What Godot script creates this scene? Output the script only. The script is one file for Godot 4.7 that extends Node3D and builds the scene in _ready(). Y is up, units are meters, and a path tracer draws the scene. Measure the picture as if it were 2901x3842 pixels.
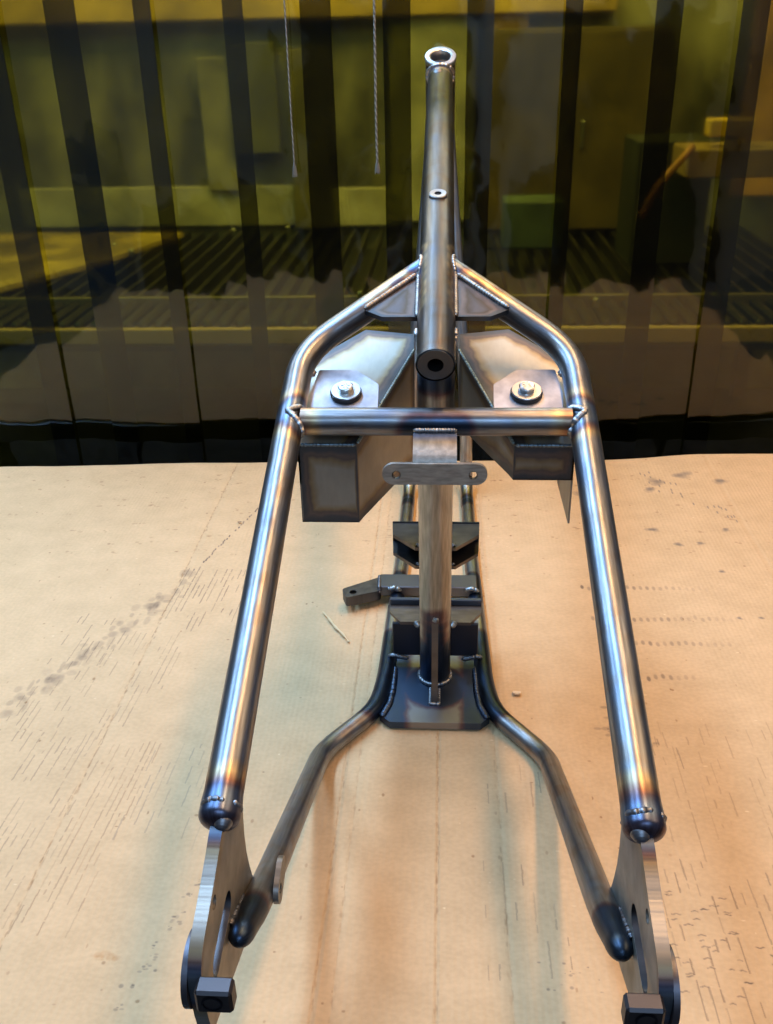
extends Node3D
# A bare steel motorcycle frame standing on a cardboard-covered bench before a welding curtain.
# Metres, y up, the bench top at y = 0, the frame's plane of symmetry at x = 0, the camera behind the frame looking towards -z.

var rng := RandomNumberGenerator.new()
var M := {}
var PT := {}   # noise generators
var STEEL := Color(0.275, 0.285, 0.315)


func _ready():
	rng.seed = 7
	# ---------------------------------------------------------------- camera, surroundings, lamps
	var cam := Camera3D.new()
	cam.name = "camera"
	cam.keep_aspect = Camera3D.KEEP_HEIGHT
	cam.fov = 57.94
	cam.near = 0.02
	cam.far = 60.0
	cam.transform = Transform3D(Basis(Vector3(0.99821622, -0.02004181, -0.05623801), Vector3(-0.00766257, 0.89117204, -0.45360079), Vector3(0.05920872, 0.45322259, 0.88942881)), Vector3(0.0077, 0.8588, 0.0))
	add_child(cam)
	cam.current = true
	var we := WorldEnvironment.new()
	we.name = "surroundings"
	var env := Environment.new()
	env.background_mode = Environment.BG_COLOR
	env.background_color = Color(0.10, 0.12, 0.15).linear_to_srgb()
	env.tonemap_mode = Environment.TONE_MAPPER_LINEAR
	env.tonemap_exposure = 1.0
	env.sdfgi_enabled = true
	env.ssao_enabled = true
	env.ssil_enabled = true
	we.environment = env
	add_child(we)
	make_materials()
	# at x, y, z; width (x), length (z); colour; energy
	ceiling_lamp("warm_strip_lamp", "narrow warm white strip lamp hanging above the right of the bench", Vector3(0.54, 2.4, -1.30), Vector2(0.12, 1.9), Color(1.0, 0.55, 0.22), 4.3)
	ceiling_lamp("warm_panel_lamp", "broad warm panel lamp far to the right of the bench", Vector3(2.5, 2.6, -0.9), Vector2(2.0, 2.6), Color(1.0, 0.64, 0.33), 4.0)
	ceiling_lamp("cool_panel_lamp", "wide cool white panel lamp hanging above the left of the bench", Vector3(-0.72, 2.4, -1.50), Vector2(0.26, 2.3), Color(0.38, 0.66, 1.0), 7.6)
	ceiling_lamp("cool_panel_lamp", "cool white panel lamp farther left of the bench", Vector3(-2.1, 2.4, -1.9), Vector2(0.5, 2.4), Color(0.38, 0.66, 1.0), 6.5)
	ceiling_lamp("cool_panel_lamp", "cool white panel lamp above the top of the curtain", Vector3(-0.36, 2.4, -2.74), Vector2(0.85, 0.36), Color(0.37, 0.65, 1.0), 0.9)
	ceiling_lamp("cool_panel_lamp", "cool white panel lamp behind the camera", Vector3(0.3, 2.5, 2.2), Vector2(1.8, 0.6), Color(0.44, 0.70, 1.0), 6.0)
	ceiling_lamp("workshop_lamp", "warm lamp over the slatted bench behind the curtain", Vector3(-0.3, 2.3, -4.1), Vector2(3.6, 1.5), Color(1.0, 0.94, 0.72), 22.0)
	# ---------------------------------------------------------------- the setting
	build_setting()
	build_room_behind()
	build_bench()
	build_behind_curtain()
	build_curtain()
	# ---------------------------------------------------------------- the frame
	build_frame()
	build_small_things()


# ===================================================================== helpers
func num(called: String, parent: Node) -> String:
	if not parent.has_node(NodePath(called)):
		return called
	var k := 1
	while parent.has_node(NodePath("%s_%03d" % [called, k])):
		k += 1
	return "%s_%03d" % [called, k]


func put(called: String, st, mat: Material, parent: Node = self) -> MeshInstance3D:
	var o := MeshInstance3D.new()
	o.name = num(called, parent)
	o.mesh = st.commit() if st is SurfaceTool else st
	o.material_override = mat
	if mat:
		o.mesh.surface_set_material(0, mat)
		o.material_override = null
	parent.add_child(o, true)
	return o


func thing(called: String, label: String, category: String, group := "", at := Vector3.ZERO) -> Node3D:
	var o := Node3D.new()
	o.name = num(called, self)
	o.position = at
	add_child(o, true)
	tag(o, label, category, group)
	return o


func tag(o: Node, label: String, category: String, group := ""):
	o.set_meta("label", label)
	o.set_meta("category", category)
	if group != "":
		o.set_meta("group", group)


func begin() -> SurfaceTool:
	var st := SurfaceTool.new()
	st.begin(Mesh.PRIMITIVE_TRIANGLES)
	return st


func tri(st: SurfaceTool, p: Array, n: Array, u: Array, c: Array):
	var g: Vector3 = (p[2] - p[0]).cross(p[1] - p[0])
	var order := [0, 1, 2] if g.dot(n[0] + n[1] + n[2]) >= 0.0 else [0, 2, 1]
	for i in order:
		st.set_normal(n[i])
		st.set_uv(u[i])
		st.set_color(c[i])
		st.add_vertex(p[i])


func quad(st: SurfaceTool, p: Array, n: Array, u: Array, c: Array):
	tri(st, [p[0], p[1], p[2]], [n[0], n[1], n[2]], [u[0], u[1], u[2]], [c[0], c[1], c[2]])
	tri(st, [p[0], p[2], p[3]], [n[0], n[2], n[3]], [u[0], u[2], u[3]], [c[0], c[2], c[3]])


func nz(f: float, a: float, b := 0.0, c := 0.0) -> float:
	return PT["n"].get_noise_3d(a * f, b * f, c * f)


# heat colours that welding leaves on bare steel: grey scale, blue, purple, straw, then clean metal
func heat(d: float, base: Color) -> Color:
	var stops := [0.0, 0.004, 0.008, 0.0115, 0.017, 0.027]
	var cols := [Color(0.20, 0.24, 0.31), Color(0.15, 0.21, 0.33), Color(0.10, 0.10, 0.16), Color(0.25, 0.15, 0.13), Color(0.50, 0.40, 0.26), base]
	if d <= 0.0:
		return cols[0]
	for i in range(1, 6):
		if d < stops[i]:
			return cols[i - 1].lerp(cols[i], (d - stops[i - 1]) / (stops[i] - stops[i - 1]))
	return base


# blue-black scale of long, hot welds on the thick low parts
func blue_heat(d: float, base: Color) -> Color:
	var stops := [0.0, 0.010, 0.015, 0.022]
	var cols := [Color(0.055, 0.08, 0.125), Color(0.06, 0.085, 0.14), Color(0.15, 0.10, 0.12), base]
	if d <= 0.0:
		return cols[0]
	for i in range(1, 4):
		if d < stops[i]:
			return cols[i - 1].lerp(cols[i], (d - stops[i - 1]) / (stops[i] - stops[i - 1]))
	return base


# the same on thin sheet, where the edges burn to a grey-black scale
func sheet_heat(d: float, base: Color) -> Color:
	var stops := [0.0, 0.006, 0.011, 0.015, 0.020, 0.030]
	var cols := [Color(0.075, 0.085, 0.10), Color(0.085, 0.09, 0.105), Color(0.15, 0.12, 0.115), Color(0.13, 0.105, 0.10), Color(base.r * 0.80, base.g * 0.66, base.b * 0.46), base]
	if d <= 0.0:
		return cols[0]
	for i in range(1, 6):
		if d < stops[i]:
			return cols[i - 1].lerp(cols[i], (d - stops[i - 1]) / (stops[i] - stops[i - 1]))
	return base


func fillet(pts: Array, radius: Array, step := 0.004) -> PackedVector3Array:
	# a polyline with rounded corners, sampled evenly
	var out := PackedVector3Array()
	var key := [pts[0]]
	for i in range(1, pts.size() - 1):
		var a: Vector3 = pts[i - 1]
		var b: Vector3 = pts[i]
		var c: Vector3 = pts[i + 1]
		var t: float = radius[i]
		var p0 := b + (a - b).normalized() * t
		var p1 := b + (c - b).normalized() * t
		for k in 13:
			var s := k / 12.0
			key.append(p0.lerp(b, s).lerp(b.lerp(p1, s), s))
	key.append(pts[-1])
	out.append(key[0])
	for i in range(1, key.size()):
		var l: float = key[i].distance_to(key[i - 1])
		var n := maxi(1, int(l / step))
		for k in range(1, n + 1):
			out.append(key[i - 1].lerp(key[i], float(k) / n))
	return out


func tube(st: SurfaceTool, path: PackedVector3Array, r: float, sides: int, tint: Callable, ring_r = null):
	var n := path.size()
	var t0 := (path[1] - path[0]).normalized()
	var e1 := t0.cross(Vector3.UP if absf(t0.y) < 0.9 else Vector3.RIGHT).normalized()
	var rings := []
	var s := 0.0
	for i in n:
		var t := (path[mini(i + 1, n - 1)] - path[maxi(i - 1, 0)]).normalized()
		e1 = (e1 - t * e1.dot(t)).normalized()
		var e2 := t.cross(e1)
		if i > 0:
			s += path[i].distance_to(path[i - 1])
		var rr := r if ring_r == null else r * float(ring_r.call(s))
		var slope := 0.0
		if ring_r != null:
			var r0: float = ring_r.call(maxf(0.0, s - 0.0003))
			var r1: float = ring_r.call(s + 0.0003)
			slope = clampf((r1 - r0) * r / (s + 0.0003 - maxf(0.0, s - 0.0003)), -6.0, 6.0)
		var row := []
		for k in sides + 1:
			var a := TAU * k / sides
			var d := e1 * cos(a) + e2 * sin(a)
			var p := path[i] + d * rr
			row.append([p, (d - t * slope).normalized(), Vector2(float(k) / sides, s), tint.call(p, s, a)])
		rings.append(row)
	for i in n - 1:
		for k in sides:
			var a: Array = rings[i][k]
			var b: Array = rings[i][k + 1]
			var c: Array = rings[i + 1][k + 1]
			var d: Array = rings[i + 1][k]
			quad(st, [a[0], b[0], c[0], d[0]], [a[1], b[1], c[1], d[1]], [a[2], b[2], c[2], d[2]], [a[3], b[3], c[3], d[3]])


func lathe(st: SurfaceTool, at: Vector3, axis: Vector3, prof: Array, sides: int, col: Color):
	# prof: [distance along the axis, radius] pairs; hard edges between the segments
	var e1 := axis.cross(Vector3.UP if absf(axis.y) < 0.9 else Vector3.RIGHT).normalized()
	var e2 := axis.cross(e1)
	for i in prof.size() - 1:
		var a: Array = prof[i]
		var b: Array = prof[i + 1]
		var nn := Vector2(b[0] - a[0], a[1] - b[1]).normalized()   # (radial, axial)
		for k in sides:
			var p := []
			var n := []
			for q in [[a, k], [a, k + 1], [b, k + 1], [b, k]]:
				var an: float = TAU * q[1] / sides
				var d := e1 * cos(an) + e2 * sin(an)
				p.append(at + axis * q[0][0] + d * q[0][1])
				n.append((d * nn.x + axis * nn.y).normalized())
			quad(st, p, n, [Vector2(0, 0), Vector2(0.1, 0), Vector2(0.1, 0.1), Vector2(0, 0.1)], [col, col, col, col])


func weld(parent: Node, path: PackedVector3Array, r: float, pitch: float, col: Color, called := "weld_bead"):
	# overlapping puddles, like a row of coins pushed over
	var dense := PackedVector3Array()
	for i in path.size() - 1:
		var m := maxi(1, int(path[i].distance_to(path[i + 1]) / (pitch / 6.0)))
		for k in m:
			dense.append(path[i].lerp(path[i + 1], float(k) / m))
	dense.append(path[-1])
	if dense.size() < 4:
		return
	var total := 0.0
	for i in dense.size() - 1:
		total += dense[i].distance_to(dense[i + 1])
	var st := begin()
	var ph := rng.randf() * 9.0
	var shape := func(s: float) -> float:
		var f := fposmod(s / pitch + 0.25 * nz(300.0, s, ph), 1.0)
		var end := clampf(minf(s, total - s) / (r * 0.8), 0.15, 1.0)
		return (0.74 + 0.30 * pow(1.0 - f, 0.6) + 0.12 * nz(500.0, s, ph + 5.0)) * sqrt(end)
	var tintf := func(p: Vector3, s: float, _a: float) -> Color:
		var f := fposmod(s / pitch, 1.0)
		var k := 0.8 + 0.35 * (1.0 - f) + 0.3 * nz(90.0, s, ph, p.y)
		return Color(col.r * k, col.g * k, col.b * k)
	tube(st, dense, r, 8, tintf, shape)
	put(called, st, M.weld, parent)


func saddle(pb: Vector3, b: Vector3, rb: float, pa: Vector3, a: Vector3, ra: float, from := 0.0, to := TAU, n := 40) -> PackedVector3Array:
	# where a tube (axis through pb along b, towards the other) meets the outside of a tube (axis a through pa)
	var out := PackedVector3Array()
	var e1 := b.cross(Vector3.UP if absf(b.y) < 0.9 else Vector3.RIGHT).normalized()
	var e2 := b.cross(e1)
	for k in n + 1:
		var an := lerpf(from, to, float(k) / n)
		var p := pb + (e1 * cos(an) + e2 * sin(an)) * rb
		var w := (p - pa) - a * (p - pa).dot(a)
		var d := b - a * b.dot(a)
		var A := d.dot(d)
		var B := 2.0 * w.dot(d)
		var C := w.dot(w) - ra * ra
		var disc := maxf(0.0, B * B - 4.0 * A * C)
		out.append(p + b * ((-B - sqrt(disc)) / (2.0 * A)))
	return out


func extrude(st: SurfaceTool, poly: Array, holes: Array, t: float, xf: Transform3D, tint = null):
	# a flat plate: outline and holes in the local x, y; thickness along local z from 0 to t
	var outer := PackedVector2Array(poly)
	if Geometry2D.is_polygon_clockwise(outer):
		outer.reverse()
	var lo := outer[0]
	var hi := outer[0]
	for p in outer:
		lo = lo.min(p)
		hi = hi.max(p)
	var loops := [outer]
	var merged := outer.duplicate()
	for h in holes:
		var hole := PackedVector2Array(h)
		if not Geometry2D.is_polygon_clockwise(hole):
			hole.reverse()
		loops.append(hole)
		var best := [1e9, 0, 0]
		for i in merged.size():
			for j in hole.size():
				var dd := merged[i].distance_squared_to(hole[j])
				if dd < best[0]:
					best = [dd, i, j]
		var nm := PackedVector2Array()
		for i in best[1] + 1:
			nm.append(merged[i])
		for j in hole.size() + 1:
			nm.append(hole[(best[2] + j) % hole.size()])
		for i in range(best[1], merged.size()):
			nm.append(merged[i])
		merged = nm
	var idx := Geometry2D.triangulate_polygon(merged)
	if idx.is_empty():
		push_warning("plate not triangulated")
	var uvof := func(p: Vector2) -> Vector2: return (p - lo) / (hi - lo)
	var colof := func(p: Vector2) -> Color: return tint.call(p) if tint != null else Color.WHITE
	var bz := xf.basis.z.normalized()
	for side in 2:
		var z := t * side
		var nn := bz if side == 1 else -bz
		if t < 0:
			nn = -nn
		for i in range(0, idx.size(), 3):
			var p := []
			var u := []
			var c := []
			for k in 3:
				var q := merged[idx[i + k]]
				p.append(xf * Vector3(q.x, q.y, z))
				u.append(uvof.call(q))
				c.append(colof.call(q))
			tri(st, p, [nn, nn, nn], u, c)
	for loop in loops:
		var m: int = loop.size()
		for i in m:
			var a: Vector2 = loop[i]
			var b: Vector2 = loop[(i + 1) % m]
			if a.distance_to(b) < 1e-7:
				continue
			var dn := Vector2(b.y - a.y, a.x - b.x).normalized()
			var pa: Vector2 = a - loop[(i + m - 1) % m]
			var pb: Vector2 = loop[(i + 2) % m] - b
			var da := Vector2(pa.y, -pa.x).normalized()
			var db := Vector2(pb.y, -pb.x).normalized()
			da = (da + dn).normalized() if da.dot(dn) > 0.8 else dn
			db = (db + dn).normalized() if db.dot(dn) > 0.8 else dn
			var nn := (xf.basis * Vector3(da.x, da.y, 0)).normalized()
			var nb := (xf.basis * Vector3(db.x, db.y, 0)).normalized()
			var ca = colof.call(a)
			var cb = colof.call(b)
			quad(st, [xf * Vector3(a.x, a.y, 0), xf * Vector3(b.x, b.y, 0), xf * Vector3(b.x, b.y, t), xf * Vector3(a.x, a.y, t)], [nn, nb, nb, nn], [uvof.call(a), uvof.call(b), uvof.call(b), uvof.call(a)], [ca, cb, cb, ca])


func circle(c: Vector2, r: float, n := 24) -> Array:
	var out := []
	for i in n:
		out.append(c + Vector2(cos(TAU * i / n), sin(TAU * i / n)) * r)
	return out


func capsule(a: Vector2, b: Vector2, r: float, n := 12) -> Array:
	var out := []
	var base := (b - a).angle()
	for i in n + 1:
		out.append(b + Vector2.from_angle(base - PI / 2 + PI * i / n) * r)
	for i in n + 1:
		out.append(a + Vector2.from_angle(base + PI / 2 + PI * i / n) * r)
	return out


func round_poly(poly: Array, r: float, n := 5) -> Array:
	var out := []
	var m := poly.size()
	for i in m:
		var a: Vector2 = poly[(i + m - 1) % m]
		var b: Vector2 = poly[i]
		var c: Vector2 = poly[(i + 1) % m]
		var t := minf(r, minf(a.distance_to(b), b.distance_to(c)) * 0.45)
		var p0 := b + (a - b).normalized() * t
		var p1 := b + (c - b).normalized() * t
		for k in n + 1:
			var s := float(k) / n
			out.append(p0.lerp(b, s).lerp(b.lerp(p1, s), s))
	return out


func cut_marks(poly: Array, step: float, depth: float) -> Array:
	# the drag lines that a torch leaves on a cut edge
	var out := []
	var s := 0.0
	for i in poly.size():
		var a: Vector2 = poly[i]
		var b: Vector2 = poly[(i + 1) % poly.size()]
		var l := a.distance_to(b)
		var n := maxi(1, int(l / step))
		var nn := Vector2(b.y - a.y, a.x - b.x).normalized()
		for k in n:
			s += l / n
			out.append(a.lerp(b, float(k) / n) + nn * depth * (0.6 * sin(s / step * 2.2 + 2.0 * nz(200.0, s)) + 1.2 * nz(700.0, s)))
	return out


func box(st: SurfaceTool, c: Vector3, size: Vector3, basis := Basis(), ch := 0.0, col := Color.WHITE):
	# a box with chamfered edges
	var h := size * 0.5
	for ax in 3:
		for sgn in [-1.0, 1.0]:
			var n := Vector3.ZERO
			n[ax] = sgn
			var u := Vector3.ZERO
			u[(ax + 1) % 3] = 1.0
			var v := Vector3.ZERO
			v[(ax + 2) % 3] = 1.0
			var hu: float = h[(ax + 1) % 3] - ch
			var hv: float = h[(ax + 2) % 3] - ch
			var p := []
			for q in [[-1, -1], [1, -1], [1, 1], [-1, 1]]:
				p.append(c + basis * (n * h[ax] + u * hu * q[0] + v * hv * q[1]))
			var nn: Vector3 = basis * n
			quad(st, p, [nn, nn, nn, nn], [Vector2(0, 0), Vector2(size[(ax + 1) % 3], 0), Vector2(size[(ax + 1) % 3], size[(ax + 2) % 3]), Vector2(0, size[(ax + 2) % 3])], [col, col, col, col])
	if ch <= 0.0:
		return
	for ax in 3:
		var b1 := (ax + 1) % 3
		var b2 := (ax + 2) % 3
		for s1 in [-1.0, 1.0]:
			for s2 in [-1.0, 1.0]:
				var p := []
				for q in [[0, -1.0], [0, 1.0], [1, 1.0], [1, -1.0]]:
					var v := Vector3.ZERO
					v[ax] = (h[ax] - ch) * q[1]
					v[b1] = s1 * (h[b1] - (ch if q[0] == 1 else 0.0))
					v[b2] = s2 * (h[b2] - (0.0 if q[0] == 1 else ch))
					p.append(c + basis * v)
				var n := Vector3.ZERO
				n[b1] = s1
				n[b2] = s2
				n = (basis * n).normalized()
				quad(st, p, [n, n, n, n], [Vector2(), Vector2(), Vector2(), Vector2()], [col, col, col, col])
	for sx in [-1.0, 1.0]:
		for sy in [-1.0, 1.0]:
			for sz in [-1.0, 1.0]:
				var p := [Vector3(sx * h.x, sy * (h.y - ch), sz * (h.z - ch)), Vector3(sx * (h.x - ch), sy * h.y, sz * (h.z - ch)), Vector3(sx * (h.x - ch), sy * (h.y - ch), sz * h.z)]
				var n := (basis * Vector3(sx, sy, sz)).normalized()
				tri(st, [c + basis * p[0], c + basis * p[1], c + basis * p[2]], [n, n, n], [Vector2(), Vector2(), Vector2()], [col, col, col])


func noise_tex(freq: float, size: Vector2i, lo: float, hi: float, seed_: int, oct := 4, stretch := 1.0) -> ImageTexture:
	# grey noise between lo and hi, seamless, stretched along v
	var f := FastNoiseLite.new()
	f.noise_type = FastNoiseLite.TYPE_SIMPLEX_SMOOTH
	f.seed = seed_
	f.frequency = freq
	f.fractal_octaves = oct
	var im: Image = f.get_seamless_image(size.x, size.y)
	im.convert(Image.FORMAT_L8)
	var data := im.get_data()
	for i in data.size():
		data[i] = int(clampf(lerpf(lo, hi, data[i] / 255.0), 0.0, 1.0) * 255.0)
	return ImageTexture.create_from_image(Image.create_from_data(size.x, size.y, false, Image.FORMAT_L8, data))


func mat(col: Color, rough: float, metal := 0.0) -> StandardMaterial3D:
	var m := StandardMaterial3D.new()
	m.albedo_color = col.linear_to_srgb()
	m.roughness = rough
	m.metallic = metal
	return m


func make_materials():
	var f := FastNoiseLite.new()
	f.noise_type = FastNoiseLite.TYPE_SIMPLEX_SMOOTH
	f.frequency = 1.0
	f.fractal_octaves = 3
	f.seed = 3
	PT["n"] = f
	var streak := noise_tex(0.03, Vector2i(256, 256), 0.76, 1.0, 11, 5)
	var rough := noise_tex(0.02, Vector2i(256, 256), 0.82, 1.0, 23, 4)
	var blot := noise_tex(0.012, Vector2i(256, 256), 0.80, 1.0, 31, 5)
	# drawn tube: streaks along its length, heat colours as vertex colours
	var t := mat(Color(1, 1, 1), 0.38, 1.0)
	t.vertex_color_use_as_albedo = true
	t.albedo_texture = streak
	t.roughness_texture = rough
	t.uv1_scale = Vector3(3.0, 2.2, 1)
	M.tube = t
	var d: StandardMaterial3D = t.duplicate()
	d.roughness = 0.44
	d.uv1_scale = Vector3(2.0, 1.3, 1)
	M.mill = d
	var w := mat(Color(0.80, 0.80, 0.80), 0.42, 1.0)
	w.vertex_color_use_as_albedo = true
	M.weld = w
	var pl := mat(Color(0.55, 0.54, 0.52), 0.52, 0.8)
	pl.albedo_texture = blot
	pl.roughness_texture = rough
	pl.vertex_color_use_as_albedo = true
	pl.uv1_scale = Vector3(1.5, 1.5, 1)
	M.plate = pl
	var pd := mat(Color(1, 1, 1), 0.46, 1.0)
	pd.vertex_color_use_as_albedo = true
	pd.albedo_texture = blot
	M.scale = pd
	var tab := mat(Color(0.72, 0.73, 0.77), 0.5, 0.75)
	tab.albedo_texture = blot
	tab.vertex_color_use_as_albedo = true
	M.tab = tab
	M.zinc = mat(Color(0.50, 0.52, 0.55), 0.34, 1.0)
	M.bright = mat(Color(0.82, 0.82, 0.83), 0.30, 1.0)
	M.rubber = mat(Color(0.012, 0.012, 0.014), 0.5)
	M.dark = mat(Color(0.02, 0.02, 0.022), 0.6, 0.4)
	var g := mat(Color(0.180, 0.168, 0.022), 0.05)
	g.transparency = BaseMaterial3D.TRANSPARENCY_ALPHA
	g.albedo_color.a = 0.0
	g.refraction_enabled = true
	g.refraction_scale = 0.054
	M.pvc = g
	M.housing = mat(Color(0.6, 0.6, 0.6), 0.6)


func ceiling_lamp(called: String, label: String, at: Vector3, size: Vector2, col: Color, energy: float):
	var o := thing(called, label, "lamp", "", at)
	var st := begin()
	box(st, Vector3(0, 0.045, 0), Vector3(size.x + 0.04, 0.06, size.y + 0.04), Basis(), 0.004)
	put("housing", st, M.housing, o)
	st = begin()
	box(st, Vector3(0, 0.006, 0), Vector3(size.x, 0.012, size.y), Basis(), 0.0)
	var m := mat(Color(0.8, 0.8, 0.8), 0.4)
	m.emission_enabled = true
	m.emission = col.linear_to_srgb()
	m.emission_energy_multiplier = 1.0
	put("lamp_diffuser", st, m, o)
	var a := AreaLight3D.new()
	a.name = "lamp_light"
	a.area_size = size
	a.light_color = col.linear_to_srgb()
	a.light_energy = energy
	a.area_normalize_energy = true
	a.rotation.x = -PI / 2
	a.position.y = -0.004
	a.shadow_enabled = true
	a.set("area_range", 8.0)
	a.set("area_attenuation", 2.0)
	o.add_child(a)


# ===================================================================== setting
func struct(o: Node) -> Node:
	o.set_meta("kind", "structure")
	return o


func build_setting():
	var st := begin()
	box(st, Vector3(0, -0.93, -2.6), Vector3(9, 0.06, 9), Basis())
	var fm := mat(Color(0.10, 0.10, 0.10), 0.6)
	fm.albedo_texture = noise_tex(0.02, Vector2i(256, 256), 0.5, 1.0, 41)
	fm.uv1_scale = Vector3(0.7, 0.7, 1)
	struct(put("workshop_floor", st, fm))


func cabinet_doors(o: Node, size: Vector3, m: Material, side: float):
	for k in [-1.0, 1.0]:
		var st := begin()
		box(st, Vector3(size.x * 0.25 * k, 0, side * (size.z * 0.5 + 0.011)), Vector3(size.x * 0.5 - 0.012, size.y - 0.03, 0.02), Basis(), 0.003)
		var d := put("door", st, m, o)
		st = begin()
		box(st, Vector3(0.04 * k, 0, side * (size.z * 0.5 + 0.032)), Vector3(0.015, 0.12, 0.02), Basis(), 0.003)
		put("handle", st, M.zinc, d)


func build_room_behind():
	# what the strips of the curtain and the steel mirror: a pale wall behind the camera with things before it
	var st := begin()
	box(st, Vector3(0.0, 0.75, 3.6), Vector3(9, 3.4, 0.1))
	var wm := mat(Color(0.50, 0.53, 0.58), 0.8)
	struct(put("workshop_wall", st, wm))
	for q in [
		["steel_cabinet", "dark steel cabinet against the wall behind the camera", "cabinet", Vector3(-0.35, 0.1, 3.2), Vector3(1.3, 2.0, 0.5), Color(0.03, 0.03, 0.035)],
		["steel_cabinet", "tall dark steel cabinet at the right of the wall behind the camera", "cabinet", Vector3(1.9, 0.1, 3.2), Vector3(1.0, 2.0, 0.5), Color(0.04, 0.035, 0.03)],
		["blue_case", "blue painted case at the left of the wall behind the camera", "case", Vector3(-2.3, -0.2, 2.9), Vector3(0.5, 1.0, 0.5), Color(0.05, 0.14, 0.32)],
		["packing_case", "dark packing case behind the camera beside the bench", "case", Vector3(0.65, -0.35, 1.6), Vector3(0.4, 0.9, 0.4), Color(0.03, 0.03, 0.03)],
		["stock_box", "dark stock box on the floor behind the camera at the left", "box", Vector3(-1.35, -0.45, 2.4), Vector3(0.6, 0.8, 0.5), Color(0.05, 0.05, 0.05)],
	]:
		st = begin()
		box(st, Vector3.ZERO, q[4], Basis(), 0.01)
		var o := put(q[0], st, mat(q[5], 0.6))
		o.position = q[3]
		tag(o, q[1], q[2])
		if q[2] == "cabinet":
			cabinet_doors(o, q[4], mat(q[5], 0.5), -1.0)


func card_mat() -> StandardMaterial3D:
	# kraft board: fibres, creases, rubbed flute lines, smudges and oil spots, laid out in bench coordinates
	var W := 2048
	var base := Color(0.575, 0.388, 0.218)
	var f := FastNoiseLite.new()
	f.seed = 5
	f.frequency = 0.012
	f.fractal_octaves = 5
	var im1: Image = f.get_image(W, W)
	f.seed = 6
	f.frequency = 0.11
	f.fractal_octaves = 3
	var im2: Image = f.get_image(W, W)
	f.seed = 8
	f.frequency = 0.0022
	f.fractal_octaves = 3
	var im3: Image = f.get_image(W / 4, W / 4)
	im1.convert(Image.FORMAT_L8)
	im2.convert(Image.FORMAT_L8)
	im3.convert(Image.FORMAT_L8)
	im3.resize(W, W, Image.INTERPOLATE_BILINEAR)
	var a := im1.get_data()
	var b := im2.get_data()
	var c := im3.get_data()
	var out := PackedByteArray()
	out.resize(W * W * 3)
	var lut := PackedByteArray()   # linear value 0..1 in 512 steps to sRGB byte
	for i in 513:
		lut.append(int(Color(i / 512.0, 0, 0).linear_to_srgb().r * 255.0))
	var lr := PackedByteArray()
	var lg := PackedByteArray()
	var lb := PackedByteArray()
	for i in 1024:
		var k := 0.80 + 0.40 * i / 1023.0
		lr.append(lut[int(minf(base.r * k, 1.0) * 512)])
		lg.append(lut[int(minf(base.g * k, 1.0) * 512)])
		lb.append(lut[int(minf(base.b * pow(k, 1.15), 1.0) * 512)])
	var j := 0
	for i in W * W:
		var k := (a[i] * 3 + b[i] * 3 + c[i] * 2) >> 1
		k = clampi(k, 0, 1023)
		out[j] = lr[k]
		out[j + 1] = lg[k]
		out[j + 2] = lb[k]
		j += 3
	var im := Image.create_from_data(W, W, false, Image.FORMAT_RGB8, out)
	card_marks(im, W)
	var m := mat(Color(1, 1, 1), 0.78)
	m.metallic_specular = 0.35
	m.albedo_texture = ImageTexture.create_from_image(im)
	# relief: flutes that show through the liner, and creases; the same all along z
	var hm := Image.create(2048, 8, false, Image.FORMAT_L8)
	var cr := [[-0.462, 0.006, -0.5], [-0.118, 0.0025, -0.5], [-0.099, 0.002, -0.4], [0.006, 0.002, -0.5], [0.082, 0.003, -0.5], [0.60, 0.004, -0.4]]
	for x in 2048:
		var wx := CX0 + (CX1 - CX0) * x / 2048.0
		var h := 0.6 + 0.05 * sin(wx * TAU / 0.0072) + 0.04 * nz(14.0, wx)
		for q in cr:
			h += q[2] * exp(-pow((wx - q[0]) / q[1], 2.0)) * 0.8
		for y in 8:
			hm.set_pixel(x, y, Color(h, h, h))
	m.heightmap_enabled = true
	m.heightmap_texture = ImageTexture.create_from_image(hm)
	m.heightmap_scale = 0.26
	return m


const CX0 := -1.25
const CX1 := 1.05
const CZ0 := -2.02
const CZ1 := -0.44


func blend_px(im: Image, W: int, wx: float, wz: float, sx: float, sz: float, col: Color, alpha: float):
	# a soft-edged speck of stain at bench coordinates
	var px := (wx - CX0) / (CX1 - CX0) * W
	var py := (wz - CZ0) / (CZ1 - CZ0) * W
	var rx := maxf(sx / (CX1 - CX0) * W, 0.6)
	var ry := maxf(sz / (CZ1 - CZ0) * W, 0.6)
	for y in range(int(py - ry - 1), int(py + ry + 2)):
		for x in range(int(px - rx - 1), int(px + rx + 2)):
			if x < 0 or y < 0 or x >= W or y >= W:
				continue
			var d := sqrt(pow((x + 0.5 - px) / rx, 2.0) + pow((y + 0.5 - py) / ry, 2.0))
			var w := clampf((1.25 - d) * 2.0, 0.0, 1.0) * alpha
			if w > 0.0:
				im.set_pixel(x, y, im.get_pixel(x, y).lerp(col, w))


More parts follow.
